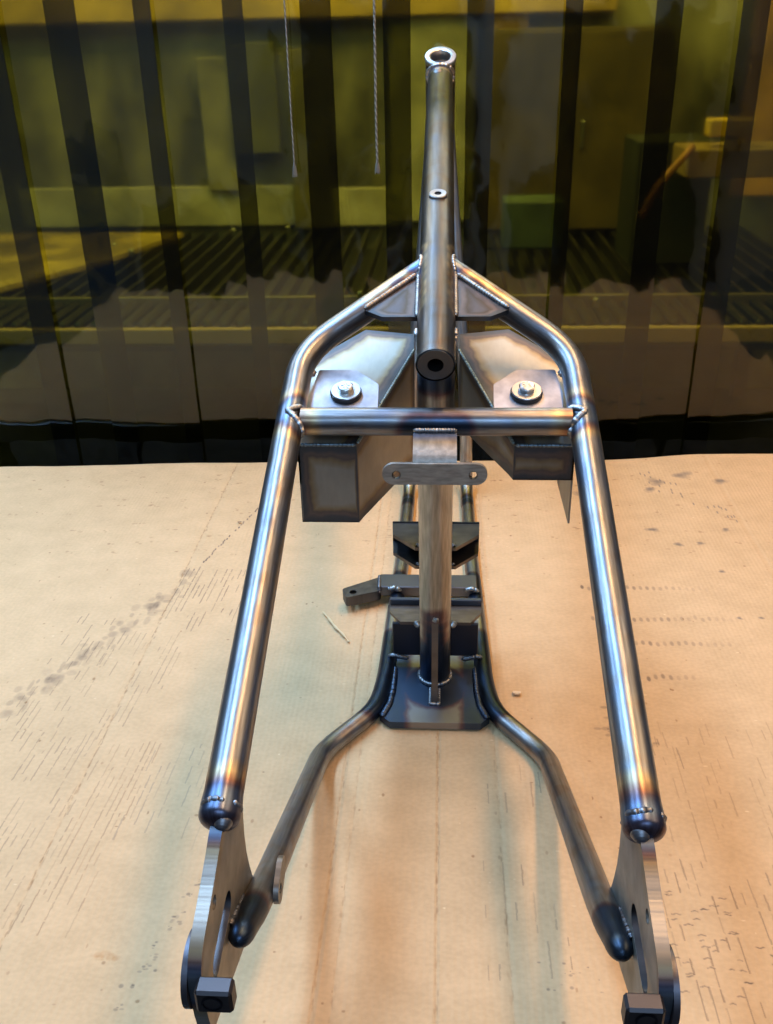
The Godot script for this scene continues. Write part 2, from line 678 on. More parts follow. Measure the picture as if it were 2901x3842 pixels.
func flute_lines(im: Image, W: int, x0: float, x1: float, z0: float, z1: float, pitch: float, density: float, dark: float, lean := 0.0, col := Color(0.20, 0.15, 0.14)):
	# dirt caught along the ridges of the board: broken parallel lines
	var x := x0
	while x < x1:
		var z := z0 + rng.randf() * 0.02
		var zend := z1 - rng.randf() * 0.05
		var lane := rng.randf()
		while z < zend:
			var l := rng.randf_range(0.006, 0.045)
			if rng.randf() < density * (0.5 + lane):
				var k := dark * 0.42 * rng.randf_range(0.3, 1.0)
				var n := int(l / 0.0012)
				for q in n:
					var zz := z + q * 0.0012
					blend_px(im, W, x + lean * (zz - z0) + 0.0006 * nz(120.0, zz, x * 9.0), zz, 0.0008, 0.0009, col, k)
			z += l + rng.randf_range(0.0005, 0.005)
		x += pitch * rng.randf_range(0.9, 1.1)


func smudge(im: Image, W: int, wx: float, wz: float, sx: float, sz: float, n: int, alpha: float, col: Color, grain := 0.004):
	for i in n:
		var p := Vector2(rng.randfn(0.0, 0.5), rng.randfn(0.0, 0.5))
		var g := grain * rng.randf_range(0.3, 1.0)
		blend_px(im, W, wx + p.x * sx, wz + p.y * sz, g, g * rng.randf_range(0.4, 1.0), col, alpha * rng.randf_range(0.3, 1.0))


func card_marks(im: Image, W: int):
	var ink := Color(0.23, 0.19, 0.19)
	var brown := Color(0.42, 0.27, 0.15)
	var grey := Color(0.36, 0.33, 0.33)
	# left: rubbed flutes beside the crease, black smudges outside them
	flute_lines(im, W, -0.455, -0.32, -1.46, -1.27, 0.0088, 0.75, 0.9, -0.05)
	flute_lines(im, W, -0.52, -0.40, -1.25, -0.98, 0.009, 0.32, 0.5, -0.05)
	flute_lines(im, W, -0.60, -0.50, -1.30, -0.95, 0.010, 0.45, 0.6, -0.05)
	flute_lines(im, W, -0.46, -0.37, -0.98, -0.66, 0.0085, 0.8, 0.6, -0.06, Color(0.36, 0.25, 0.17))
	flute_lines(im, W, -0.55, -0.47, -1.0, -0.66, 0.0085, 0.42, 0.5, -0.06)
	flute_lines(im, W, -0.38, -0.26, -0.98, -0.82, 0.0085, 0.6, 0.5, -0.05, Color(0.30, 0.28, 0.28))
	for i in 90:
		var t := rng.randf()
		blend_px(im, W, lerpf(-0.435, -0.62, t) + rng.randfn(0.0, 0.012), lerpf(-1.42, -1.05, t) + rng.randfn(0.0, 0.02), rng.randf_range(0.002, 0.010), rng.randf_range(0.003, 0.014), ink, rng.randf_range(0.04, 0.16))
	for i in 60:
		var z := -1.80 + 0.36 * i / 60.0
		if rng.randf() < 0.7:
			blend_px(im, W, -0.345 - 0.28 * (z + 1.80) + rng.randfn(0.0, 0.001), z, 0.0013, 0.004, ink, rng.randf_range(0.3, 0.8))
	# dotted trail by the left dropout
	for q in [[-0.252, -0.79], [-0.250, -0.775], [-0.263, -0.765], [-0.258, -0.752], [-0.270, -0.744], [-0.262, -0.735], [-0.275, -0.727], [-0.278, -0.700], [-0.281, -0.69], [-0.284, -0.682], [-0.295, -0.655], [-0.292, -0.645], [-0.300, -0.63], [-0.296, -0.628], [-0.308, -0.61], [-0.312, -0.585]]:
		smudge(im, W, q[0], q[1], 0.008, 0.006, 4, 0.4, ink, 0.0025)
	smudge(im, W, -0.345, -0.643, 0.02, 0.004, 14, 0.2, Color(0.66, 0.45, 0.26), 0.006)
	smudge(im, W, -0.275, -0.845, 0.022, 0.002, 20, 0.35, brown, 0.003)
	# right: a grid of broken marks near the camera
	flute_lines(im, W, 0.245, 0.43, -0.80, -0.50, 0.0115, 0.40, 0.7, 0.02)
	flute_lines(im, W, 0.27, 0.50, -1.05, -0.80, 0.0105, 0.38, 0.45, -0.02, Color(0.33, 0.24, 0.17))
	for i in 190:
		var x := 0.25 + 0.0115 * rng.randi_range(0, 16) + 0.002 * rng.randf()
		var z := rng.randf_range(-0.76, -0.48)
		if nz(6.0, x, z) > -0.15:
			for q in rng.randi_range(4, 10):
				blend_px(im, W, x + q * 0.0011, z + 0.0007 * sin(q * 0.9 + x * 50.0), 0.0009, 0.0009, ink, rng.randf_range(0.12, 0.36))
	flute_lines(im, W, 0.06, 0.155, -0.80, -0.60, 0.011, 0.35, 0.55, 0.0)
	flute_lines(im, W, 0.07, 0.14, -0.95, -0.86, 0.011, 0.3, 0.5, 0.0)
	smudge(im, W, 0.145, -0.64, 0.03, 0.02, 14, 0.4, ink, 0.0022)
	# rows of rubbed ridges right of the frame
	for row in [[-1.40, 0.255, 0.50], [-1.305, 0.26, 0.52], [-1.235, 0.262, 0.50], [-1.145, 0.32, 0.40]]:
		var x: float = row[1]
		while x < row[2]:
			var fade: float = 1.0 - (x - row[1]) / (row[2] - row[1])
			blend_px(im, W, x, row[0] + rng.randfn(0.0, 0.002), 0.0028, 0.006, ink, 0.55 * fade * rng.randf_range(0.4, 1.0))
			x += 0.0112
	smudge(im, W, 0.265, -1.02, 0.03, 0.035, 120, 0.28, ink, 0.006)
	flute_lines(im, W, 0.25, 0.33, -1.05, -0.93, 0.011, 0.5, 0.6, 0.03)
	for q in [[0.42, -1.62, 0.014], [0.455, -1.56, 0.011], [0.50, -1.565, 0.009], [0.30, -1.78, 0.016], [0.45, -1.80, 0.016], [0.47, -1.84, 0.02], [0.53, -1.86, 0.022], [0.51, -1.46, 0.008], [0.50, -1.31, 0.006], [0.535, -1.31, 0.006], [0.60, -1.83, 0.018], [0.56, -1.62, 0.01]]:
		for k in 10:
			blend_px(im, W, q[0] + rng.randfn(0.0, 0.3) * q[2], q[1] + rng.randfn(0.0, 0.3) * q[2], q[2] * 0.5, q[2] * 0.35, grey, 0.13)
	for i in 26:
		var t := rng.randf()
		blend_px(im, W, lerpf(0.44, 0.60, t), lerpf(-1.87, -1.66, t) + rng.randfn(0.0, 0.02), 0.0015, 0.006, grey, 0.5)
	# back: faint dirt
	for i in 240:
		smudge(im, W, rng.randf_range(-1.2, 1.0), rng.randf_range(-2.0, -1.5), 0.01, 0.004, 3, 0.25, brown, 0.004)
	for i in 500:
		blend_px(im, W, rng.randf_range(CX0, CX1), rng.randf_range(CZ0, CZ1), rng.randf_range(0.0007, 0.0022), rng.randf_range(0.0007, 0.003), brown, rng.randf_range(0.1, 0.5))
	for i in 260:
		blend_px(im, W, rng.randf_range(CX0, CX1), rng.randf_range(CZ0, CZ1), rng.randf_range(0.0007, 0.003), rng.randf_range(0.0006, 0.0014), Color(0.93, 0.84, 0.68), rng.randf_range(0.2, 0.6))
	# scuffed creases
	for q in [[-0.462, 0.35], [-0.118, 0.2], [-0.099, 0.15], [0.006, 0.25], [0.082, 0.2]]:
		for i in 700:
			blend_px(im, W, q[0] + rng.randfn(0.0, 0.0012), rng.randf_range(CZ0, CZ1), 0.0008, 0.004, Color(0.70, 0.54, 0.38) if rng.randf() < 0.6 else Color(0.45, 0.33, 0.22), q[1] * rng.randf())


func build_bench():
	var turn := Basis(Vector3.UP, 0.028)
	var table := thing("work_bench", "steel work bench under the cardboard sheet", "bench")
	var st := begin()
	box(st, Vector3(-0.1, -0.030, -1.19), Vector3(2.5, 0.05, 1.5), turn, 0.003)
	put("bench_top", st, mat(Color(0.22, 0.24, 0.28), 0.35, 0.8), table)
	st = begin()
	var legm := mat(Color(0.05, 0.05, 0.06), 0.5, 0.5)
	for q in [[-1.2, -1.8], [1.0, -1.86], [-1.2, -0.55], [1.0, -0.6]]:
		st = begin()
		box(st, Vector3(q[0], -0.48, q[1]), Vector3(0.06, 0.84, 0.06), turn, 0.004)
		put("leg", st, legm, table)
	# the sheet of board: 4 mm thick, slightly wavy, its far right edge lifted
	st = begin()
	var nx := 96
	var nzz := 64
	var P := func(i: int, j: int, low: bool) -> Vector3:
		var x := lerpf(-1.24, 1.04, float(i) / nx)
		var z := lerpf(-1.945 - 0.028 * x, -0.455, float(j) / nzz)
		if j == 0:
			z += 0.0022 * nz(9.0, x) + 0.014 * smoothstep(-0.55, -0.85, x)
		var lift := 0.0
		if z < -1.5:
			lift = 0.012 * smoothstep(0.38, 0.60, x) * pow((-1.5 - z) / 0.45, 2.0)
		var y := -0.0005 + 0.0012 * nz(3.0, x, z) + lift
		return Vector3(x, y - (0.004 if low else 0.0), z)
	for low in [false, true]:
		for i in nx:
			for j in nzz:
				var p := [P.call(i, j, low), P.call(i + 1, j, low), P.call(i + 1, j + 1, low), P.call(i, j + 1, low)]
				var n: Vector3 = (p[2] - p[0]).cross(p[1] - p[3]).normalized()
				if n.y < 0:
					n = -n
				if low:
					n = -n
				var u := []
				for q in p:
					u.append(Vector2((q.x - CX0) / (CX1 - CX0), (q.z - CZ0) / (CZ1 - CZ0)))
				quad(st, p, [n, n, n, n], u, [Color.WHITE, Color.WHITE, Color.WHITE, Color.WHITE])
	for j in [0, nzz]:
		for i in nx:
			var n := Vector3(0, 0, -1 if j == 0 else 1)
			quad(st, [P.call(i, j, false), P.call(i + 1, j, false), P.call(i + 1, j, true), P.call(i, j, true)], [n, n, n, n], [Vector2(0.1, 0.5), Vector2(0.11, 0.5), Vector2(0.11, 0.5), Vector2(0.1, 0.5)], [Color.WHITE, Color.WHITE, Color.WHITE, Color.WHITE])
	var sheet := put("cardboard_sheet", st, card_mat())
	tag(sheet, "scuffed brown cardboard sheet spread flat under the motorcycle frame", "cardboard")


# ===================================================================== behind the curtain
func build_behind_curtain():
	var st := begin()
	box(st, Vector3(-0.3, 0.4, -5.05), Vector3(9, 2.9, 0.08))
	var wm := mat(Color(0.50, 0.48, 0.40), 0.8)
	wm.albedo_texture = noise_tex(0.012, Vector2i(256, 256), 0.35, 1.0, 51, 5)
	wm.uv1_scale = Vector3(0.8, 0.5, 1)
	struct(put("back_wall", st, wm))
	# slatted welding bench
	var b := thing("slatted_bench", "dark slatted welding bench seen through the tinted curtain", "bench")
	var iron := mat(Color(0.10, 0.095, 0.085), 0.45, 0.7)
	iron.albedo_texture = noise_tex(0.03, Vector2i(128, 128), 0.4, 1.0, 61)
	var m: Mesh = null
	for i in 46:
		if m == null:
			st = begin()
			box(st, Vector3.ZERO, Vector3(0.018, 0.05, 1.42), Basis(), 0.002)
			m = st.commit()
			m.surface_set_material(0, iron)
		var o := MeshInstance3D.new()
		o.name = num("slat", b)
		o.mesh = m
		o.position = Vector3(-1.75 + i * 0.072, -0.028 + 0.002 * rng.randf(), -4.20)
		b.add_child(o, true)
	var m2: Mesh = null
	for i in 58:
		if m2 == null:
			st = begin()
			box(st, Vector3.ZERO, Vector3(0.034, 0.03, 0.30), Basis(), 0.009)
			m2 = st.commit()
			m2.surface_set_material(0, iron)
		var o := MeshInstance3D.new()
		o.name = num("slat", b)
		o.mesh = m2
		o.position = Vector3(-1.75 + i * 0.058, -0.022, -3.31)
		b.add_child(o, true)
	for q in [[-1.55, -4.4], [-1.42, -4.25], [-1.05, -4.75], [-0.78, -4.8], [-1.0, -3.45], [-0.30, -3.42], [0.55, -3.30], [0.98, -3.36]]:
		st = begin()
		lathe(st, Vector3(q[0], 0.022, q[1]), Vector3.UP, [[-0.02, 0.012], [0.010, 0.012], [0.014, 0.009], [0.014, 0.0]], 8, Color.WHITE)
		put("bolt_head", st, M.zinc, b)
	st = begin()
	box(st, Vector3(-0.1, -0.02, -3.475), Vector3(3.6, 0.05, 0.02), Basis(), 0.002)
	put("cross_bar", st, mat(Color(0.22, 0.19, 0.13), 0.5, 0.5), b)
	st = begin()
	box(st, Vector3(-0.1, -0.052, -3.15), Vector3(3.6, 0.052, 0.03), Basis(), 0.003)
	put("front_rail", st, mat(Color(0.42, 0.30, 0.17), 0.7), b)
	st = begin()
	box(st, Vector3(-0.1, -0.10, -4.0), Vector3(3.6, 0.02, 1.7))
	put("tray", st, mat(Color(0.03, 0.03, 0.028), 0.7), b)
	for x in [-1.8, -0.1, 1.6]:
		for z in [-3.2, -4.85]:
			st = begin()
			box(st, Vector3(x, -0.5, z), Vector3(0.07, 0.8, 0.07), Basis(), 0.003)
			put("leg", st, iron, b)
	# a yellow board lying on the bench at the left
	st = begin()
	extrude(st, [Vector2(-2.3, -4.78), Vector2(-1.30, -4.72), Vector2(-1.50, -4.05), Vector2(-1.78, -3.50), Vector2(-2.3, -3.50)], [], 0.02, Transform3D(Basis(Vector3(1, 0, 0), Vector3(0, 0, 1), Vector3(0, 1, 0)), Vector3(0, 0.003, 0)))
	var ym := mat(Color(0.72, 0.52, 0.12), 0.6)
	ym.albedo_texture = noise_tex(0.02, Vector2i(128, 128), 0.45, 1.0, 71)
	tag(put("yellow_board", st, ym), "yellow board lying on the left end of the slatted bench", "board")
	# boards and cloths against the back wall
	var pale := mat(Color(0.62, 0.60, 0.54), 0.8)
	pale.albedo_texture = noise_tex(0.02, Vector2i(128, 128), 0.6, 1.0, 81)
	var things := [
		["shelf_board", "long yellow shelf board along the top of the back wall", "shelf", Vector3(-1.0, 1.02, -4.94), Vector3(3.6, 0.11, 0.12), Color(0.85, 0.58, 0.16)],
		["pale_panel", "pale wide panel standing low against the wall at the left", "panel", Vector3(-1.45, 0.11, -4.98), Vector3(1.55, 0.20, 0.03), Color(0.70, 0.68, 0.62)],
		["pale_panel", "short pale panel standing low at the middle of the wall", "panel", Vector3(-0.37, 0.10, -4.97), Vector3(0.42, 0.19, 0.03), Color(0.74, 0.70, 0.62)],
		["leaning_board", "dark olive board leaning against the wall left of the middle", "board", Vector3(-0.66, 0.42, -4.93), Vector3(0.20, 0.84, 0.03), Color(0.20, 0.18, 0.08)],
		["leaning_board", "tall pale board against the wall beside the hanging cords", "board", Vector3(-0.05, 0.55, -4.96), Vector3(0.42, 1.05, 0.03), Color(0.72, 0.70, 0.58)],
		["leaning_board", "narrow pale board against the wall between the dark board and the left end", "board", Vector3(-1.12, 0.50, -4.95), Vector3(0.16, 0.62, 0.03), Color(0.44, 0.42, 0.31)],
		["olive_sheet", "dark olive sheet on the wall left of the hanging cords", "sheet", Vector3(-0.93, 0.62, -4.93), Vector3(0.24, 0.50, 0.05), Color(0.16, 0.16, 0.06)],
		["leaning_board", "brown board against the wall right of the neck", "board", Vector3(0.30, 0.60, -4.95), Vector3(0.20, 0.9, 0.03), Color(0.40, 0.25, 0.08)],
		["tool_cabinet", "dark cabinet against the wall behind the steering neck", "cabinet", Vector3(0.62, 0.45, -4.88), Vector3(0.85, 0.9, 0.2), Color(0.17, 0.12, 0.04)],
		["green_box", "dark grey green box on the bench right of the neck", "box", Vector3(0.40, 0.13, -4.3), Vector3(0.26, 0.20, 0.2), Color(0.10, 0.15, 0.12)],
		["dark_crate", "dark crate on the bench at the right", "crate", Vector3(0.92, 0.25, -4.1), Vector3(0.30, 0.48, 0.3), Color(0.03, 0.035, 0.03)],
		["tan_carton", "tan carton on the bench at the far right", "carton", Vector3(1.12, 0.44, -3.75), Vector3(0.46, 0.10, 0.25), Color(0.34, 0.22, 0.09)],
		["yellow_box", "small bright yellow box standing on the tan carton", "box", Vector3(1.05, 0.555, -3.72), Vector3(0.16, 0.06, 0.08), Color(0.95, 0.62, 0.05)],
		["wall_board", "amber board standing at the right end of the wall", "board", Vector3(1.55, 0.62, -4.7), Vector3(0.36, 0.9, 0.04), Color(0.85, 0.45, 0.05)],
	]
	for q in things:
		var col: Color = q[5]
		st = begin()
		box(st, Vector3.ZERO, q[4], Basis(Vector3.UP, rng.randf_range(-0.02, 0.02)), 0.006)
		var mm := mat(col, 0.7)
		mm.albedo_texture = pale.albedo_texture
		var o := put(q[0], st, mm)
		o.position = q[3]
		tag(o, q[1], q[2])
		if q[2] == "cabinet":
			cabinet_doors(o, q[4], mm, 1.0)
	# orange hose hanging from the carton
	st = begin()
	var c := func(_p: Vector3, _s: float, _a: float) -> Color: return Color(0.40, 0.17, 0.05)
	tube(st, fillet([Vector3(0.90, 0.50, -3.62), Vector3(0.86, 0.465, -3.58), Vector3(0.78, 0.37, -3.58), Vector3(0.74, 0.26, -3.6)], [0, 0.03, 0.05, 0], 0.01), 0.013, 10, c)
	var hm := mat(Color(1, 1, 1), 0.5)
	hm.vertex_color_use_as_albedo = true
	tag(put("orange_hose", st, hm), "orange hose drooping from the tan carton behind the curtain", "hose")


func build_curtain():
	var cur := thing("welding_curtain", "amber tinted see-through strip curtain hanging behind the bench", "curtain", "", Vector3(0, 0, 0))
	var rs := begin()
	box(rs, Vector3(-0.15, 1.135, -2.068), Vector3(2.4, 0.03, 0.05), Basis(Vector3.UP, 0.026), 0.002)
	put("hanging_rail", rs, M.dark, cur)
	var bands := [[-1.11, -1.05], [-0.947, -0.887], [-0.788, -0.731], [-0.616, -0.575], [-0.433, -0.396], [-0.281, -0.217], [-0.116, -0.061], [0.051, 0.104], [0.243, 0.278], [0.422, 0.472], [0.585, 0.643], [0.76, 0.81]]
	for i in bands.size() - 1:
		var x0: float = bands[i][0]
		var x1: float = bands[i + 1][1]
		var off := 0.0 if i % 2 == 0 else -0.016
		var st := begin()
		var nx := 14
		var ny := 110
		var ph := rng.randf() * 50.0
		var tilt := rng.randfn(0.0, 0.004)
		var P := func(a: int, b: int, back: bool) -> Vector3:
			var u := float(a) / nx
			var x := lerpf(x0, x1, u) + 0.002 * nz(1.3, b * 0.02, ph)
			var y := lerpf(1.12, -0.42, float(b) / ny)
			var z := -2.07 - 0.026 * x + off + tilt * (1.0 - y) + 0.0013 * nz(5.0, x * 1.6, y, ph) + 0.00013 * nz(24.0, x, y * 0.7, ph + 7.0) + 0.0035 * sin((u - 0.5) * 2.2 + ph)
			return Vector3(x, y, z - (0.002 if back else 0.0))
		var N := func(a: int, b: int) -> Vector3:
			var dx: Vector3 = P.call(mini(a + 1, nx), b, false) - P.call(maxi(a - 1, 0), b, false)
			var dy: Vector3 = P.call(a, maxi(b - 1, 0), false) - P.call(a, mini(b + 1, ny), false)
			return dx.cross(dy).normalized()
		var W4 := [Color.WHITE, Color.WHITE, Color.WHITE, Color.WHITE]
		var U4 := [Vector2(), Vector2(), Vector2(), Vector2()]
		for a in nx:
			for b in ny:
				var n := [N.call(a, b), N.call(a + 1, b), N.call(a + 1, b + 1), N.call(a, b + 1)]
				quad(st, [P.call(a, b, false), P.call(a + 1, b, false), P.call(a + 1, b + 1, false), P.call(a, b + 1, false)], n, U4, W4)
				quad(st, [P.call(a, b, true), P.call(a + 1, b, true), P.call(a + 1, b + 1, true), P.call(a, b + 1, true)], [-n[0], -n[1], -n[2], -n[3]], U4, W4)
		for a in [0, nx]:
			var n := Vector3(-1 if a == 0 else 1, 0, 0)
			for b in ny:
				quad(st, [P.call(a, b, false), P.call(a, b + 1, false), P.call(a, b + 1, true), P.call(a, b, true)], [n, n, n, n], U4, W4)
		for b in [0, ny]:
			var n := Vector3(0, 1 if b == 0 else -1, 0)
			for a in nx:
				quad(st, [P.call(a, b, false), P.call(a + 1, b, false), P.call(a + 1, b, true), P.call(a, b, true)], [n, n, n, n], U4, W4)
		put("strip", st, M.pvc, cur)


# ===================================================================== the frame
func tube_tint(welds: Array, base := STEEL, reach := 1.0, blue := false, mottle := 0.60) -> Callable:
	var f := func(p: Vector3, s: float, a: float) -> Color:
		var d := 9.0
		var use_blue := blue
		for w in welds:
			var dw: float = (p.distance_to(w[0]) - w[1]) * reach
			if dw < d:
				d = dw
				use_blue = blue or w.size() > 2
		d += 0.004 * nz(35.0, p.x, p.y, p.z)
		# mill marks along the tube and mottled brown-grey patches
		var k := 1.0 + 0.24 * nz(22.0, s * 0.25, cos(a) * 0.06, sin(a) * 0.06) + 0.12 * nz(120.0, s * 0.12, cos(a) * 0.03, sin(a) * 0.03)
		var mot := clampf(nz(28.0, p.x + 3.0, p.y, p.z) * 2.2 - 0.1, 0.0, 1.0) * mottle
		var c := blue_heat(d, base) if use_blue else heat(d, base)
		var cold := clampf(nz(17.0, p.x - 5.0, p.y, p.z * 0.6) * 1.8, 0.0, 1.0) * mottle * 1.2
		c = c.lerp(Color(c.r * 0.72, c.g * 0.86, c.b * 1.12), cold)
		c = c.lerp(Color(c.r * 0.92, c.g * 0.70, c.b * 0.52), mot)
		return Color(c.r * k, c.g * k, c.b * k)
	return f


func build_frame():
	var fr := thing("motorcycle_frame", "bare welded steel motorcycle frame standing on the cardboard", "motorcycle frame")
	build_tubes(fr)
	for s in [-1.0, 1.0]:
		build_dropout(fr, s)
		build_tray(fr, s)
	build_centre(fr)


func build_tubes(fr: Node):
	var R := 0.0159
	var cross_y := 0.4754
	var cross_z := -0.9778
	# ---- backbone
	var bb0 := Vector3(0, 0.5388, -0.9864)
	var bbd := Vector3(0, 0.3347, -0.9423).normalized()
	var path := fillet([bb0, Vector3(0, 0.7375, -1.557), Vector3(0, 0.806, -1.872)], [0, 0.05, 0])
	var rb := 0.02225
	var st := begin()
	var bw := []
	for k in 7:
		bw.append([bb0 + bbd * (0.10 + 0.02 * k) + Vector3(0.022, 0, 0), 0.004])
		bw.append([bb0 + bbd * (0.10 + 0.02 * k) - Vector3(0.022, 0, 0), 0.004])
	bw.append([Vector3(0, 0.80, -1.845), 0.024])
	tube(st, path, rb, 48, tube_tint(bw, Color(0.110, 0.106, 0.109), 1.6, false, 0.9))
	var bb := put("backbone_tube", st, M.mill, fr)
	st = begin()
	lathe(st, bb0, -bbd, [[-0.004, rb], [0.0, rb - 0.0022]], 48, Color(0.6, 0.6, 0.62))
	put("end_chamfer", st, M.weld, bb)
	st = begin()
	lathe(st, bb0, -bbd, [[0.0, rb - 0.0022], [0.0001, 0.0091], [-0.03, 0.0088], [-0.03, 0.0]], 48, Color(0.14, 0.14, 0.145))
	put("end_plug", st, M.scale, bb)
	var up := Vector3(0, -bbd.z, bbd.y).normalized() * 1.0
	if up.y < 0:
		up = -up
	var bp := bb0 + Vector3(0, 0.1813, -0.5203) * 0.63
	st = begin()
	lathe(st, bp + up * (rb - 0.004), up, [[0.0, 0.0125], [0.0052, 0.0122], [0.0062, 0.0112], [0.0058, 0.0048], [-0.012, 0.0046]], 28, Color(0.36, 0.36, 0.37))
	put("threaded_bung", st, M.weld, bb)
	st = begin()
	lathe(st, bp + up * 0.006, up, [[0.0, 0.0047], [0.0, 0.0]], 16, Color(0.02, 0.02, 0.02))
	put("bung_hole", st, M.rubber, bb)
	st = begin()
	var plug_at := Vector3(-0.004, 0.793 + 0.0215, -1.795)
	lathe(st, plug_at, Vector3(0, 0.97, 0.2).normalized(), [[-0.004, 0.009], [0.0012, 0.006], [0.002, 0.002], [0.001, 0.0]], 14, Color(0.4, 0.4, 0.41))
	put("plug_weld", st, M.weld, bb)
	# ---- steering neck
	var lean := deg_to_rad(31.5)
	var na := Vector3(0, cos(lean), sin(lean))
	var nt := Vector3(0, 0.8345, -1.853)
	st = begin()
	tube(st, fillet([nt - na * 0.008, nt - na * 0.15], [0, 0], 0.004), 0.0272, 44, tube_tint([[Vector3(0, 0.80, -1.85), 0.02]], Color(0.30, 0.30, 0.31), 1.4))
	var neck := put("steering_neck", st, M.tube, fr)
	st = begin()
	lathe(st, nt, na, [[-0.010, 0.0278], [-0.0020, 0.0288], [0.0, 0.0276], [0.0006, 0.0210], [-0.001, 0.0185], [-0.06, 0.0182], [-0.061, 0.0]], 48, Color.WHITE)
	put("neck_ring", st, M.bright, neck)
	var ja := saddle(Vector3(0, 0.790, -1.80), Vector3(0, 0.22, -0.975).normalized(), rb + 0.001, nt, -na, 0.0272, 0.0, TAU, 44)
	weld(neck, ja, 0.0042, 0.0085, Color(0.62, 0.58, 0.57))
	# ---- upper rails
	for s in [-1.0, 1.0]:
		var a := Vector3(0.1657 * s, cross_y, cross_z)
		var e := Vector3(0.1643 * s, 0.322, -0.5376)
		var corner := Vector3(0.1645 * s, 0.5185, -1.100)
		var join := Vector3(0.004 * s, 0.6075, -1.1865)
		var ed := (e - a).normalized()
		path = fillet([join, corner, a, e], [0, 0.050, 0.0, 0])
		for k in range(1, 17):
			path.append(e + ed * 0.0185 * sin(PI / 2 * k / 16.0))
		var total := 0.0
		for i in path.size() - 1:
			total += path[i].distance_to(path[i + 1])
		var close := func(q: float) -> float:
			var d := total - q   # distance from the very end
			var bulge := 0.045 * smoothstep(0.030, 0.020, d)
			return (1.0 + bulge) * sqrt(maxf(0.0, 1.0 - pow(clampf((0.011 - d) / 0.011, 0.0, 1.0), 2.2)))
		st = begin()
		var ws := [[a - Vector3(0.012 * s, 0, 0), 0.022], [e, 0.012], [join + (corner - join).normalized() * 0.022, 0.012], [join + (corner - join).normalized() * 0.085, 0.003]]
		var inner := join + (corner - join).normalized() * 0.05 + Vector3(0, -0.002, 0.016)
		ws.append([inner, 0.002])
		tube(st, path, R, 40, tube_tint(ws), close)
		var rail := put("upper_rail", st, M.tube, fr)
		var e1 := ed.cross(Vector3.UP).normalized()
		var e2 := ed.cross(e1)
		for part in [[0.15, 1.25], [1.45, 2.7], [2.9, 4.0], [4.3, 5.9]]:
			var ring := PackedVector3Array()
			for k in 15:
				var an: float = lerpf(part[0], part[1], k / 14.0)
				ring.append(e + ed * (0.0015 + 0.0005 * sin(an * 5.0 + s)) + (e1 * cos(an) + e2 * sin(an)) * (R - 0.0012))
			weld(rail, ring, 0.0034, 0.0060, Color(0.24, 0.26, 0.31))
		# weld of the rail to the backbone
		var dj := (join - corner).normalized()
		var sd := saddle(corner, dj, R + 0.0008, bb0, bbd, rb, 0.0, TAU, 44)
		weld(rail, sd, 0.0026, 0.0048, Color(0.40, 0.39, 0.39))
	# ---- cross tube
	st = begin()
	var cl := Vector3(-0.152, cross_y, cross_z)
	var cr := Vector3(0.152, cross_y, cross_z)
	var cw := [[cl, 0.004], [cr, 0.004]]
	for k in 7:
		cw.append([Vector3(-0.024 + 0.008 * k, cross_y - 0.006, cross_z + 0.0145), 0.003, 1])
	tube(st, fillet([cl, cr], [0, 0], 0.003), R, 40, tube_tint(cw))
	var ct := put("cross_tube", st, M.tube, fr)
	for s in [-1.0, 1.0]:
		var a := Vector3(0.1657 * s, cross_y, cross_z)
		var ed := (Vector3(0.1643 * s, 0.322, -0.5376) - a).normalized()
		var sd := saddle(Vector3(0, cross_y, cross_z), Vector3(s, 0, 0), R - 0.0006, a, ed, R - 0.0006, 0.0, TAU, 44)
		weld(ct, sd, 0.0046, 0.0080, Color(0.40, 0.41, 0.45))
	# ---- down tubes and lower rails
	var rl := 0.0131
	for s in [-1.0, 1.0]:
		var p0 := Vector3(0.0600 * s, 0.0131, -1.750)
		st = begin()
		path = fillet([Vector3(0.010 * s, 0.755, -1.892), Vector3(0.056 * s, 0.20, -1.80), Vector3(0.060 * s, 0.0131, -1.785), Vector3(0.0607 * s, 0.0131, -1.70)], [0, 0.08, 0.06, 0], 0.006)
		tube(st, path, rl, 28, tube_tint([[Vector3(0.0607 * s, 0.0131, -1.70), 0.01]], Color(0.55, 0.56, 0.58)))
		put("down_tube", st, M.tube, fr)
		st = begin()
		var lend := Vector3(0.1500 * s, 0.2300, -0.4870)
		path = fillet([Vector3(0.0607 * s, 0.0131, -1.70), Vector3(0.0627 * s, 0.0131, -1.4617), Vector3(0.0735 * s, 0.0131, -1.105), Vector3(0.0835 * s, 0.0131, -1.040), Vector3(0.1495 * s, 0.0133, -0.950), Vector3(0.1475 * s, 0.1890, -0.5760), lend], [0, 0.05, 0.03, 0.03, 0.035, 0.02, 0], 0.0025)
		var lw := [[Vector3(0.0607 * s, 0.0131, -1.70), 0.01], [Vector3(0.064 * s, 0.02, -1.36), 0.03], [lend, 0.045], [Vector3(0.079 * s, 0.0131, -1.075), 0.045], [Vector3(0.073 * s, 0.0131, -1.16), 0.05]]
		var total := 0.0
		for i in path.size() - 1:
			total += path[i].distance_to(path[i + 1])
		for k in range(1, 12):
			path.insert(path.size() - 1, path[-1].lerp(path[-2], 0.25))
		tube(st, path, rl, 32, tube_tint(lw, Color(0.38, 0.375, 0.38), 1.0, true, 0.6), func(q: float): return (1.0 - 0.16 * smoothstep(total - 0.060, total - 0.015, q)) * sqrt(maxf(0.0, 1.0 - pow(clampf((q - total + 0.020) / 0.020, 0.0, 1.0), 2.4))))
		put("lower_rail", st, M.mill, fr)


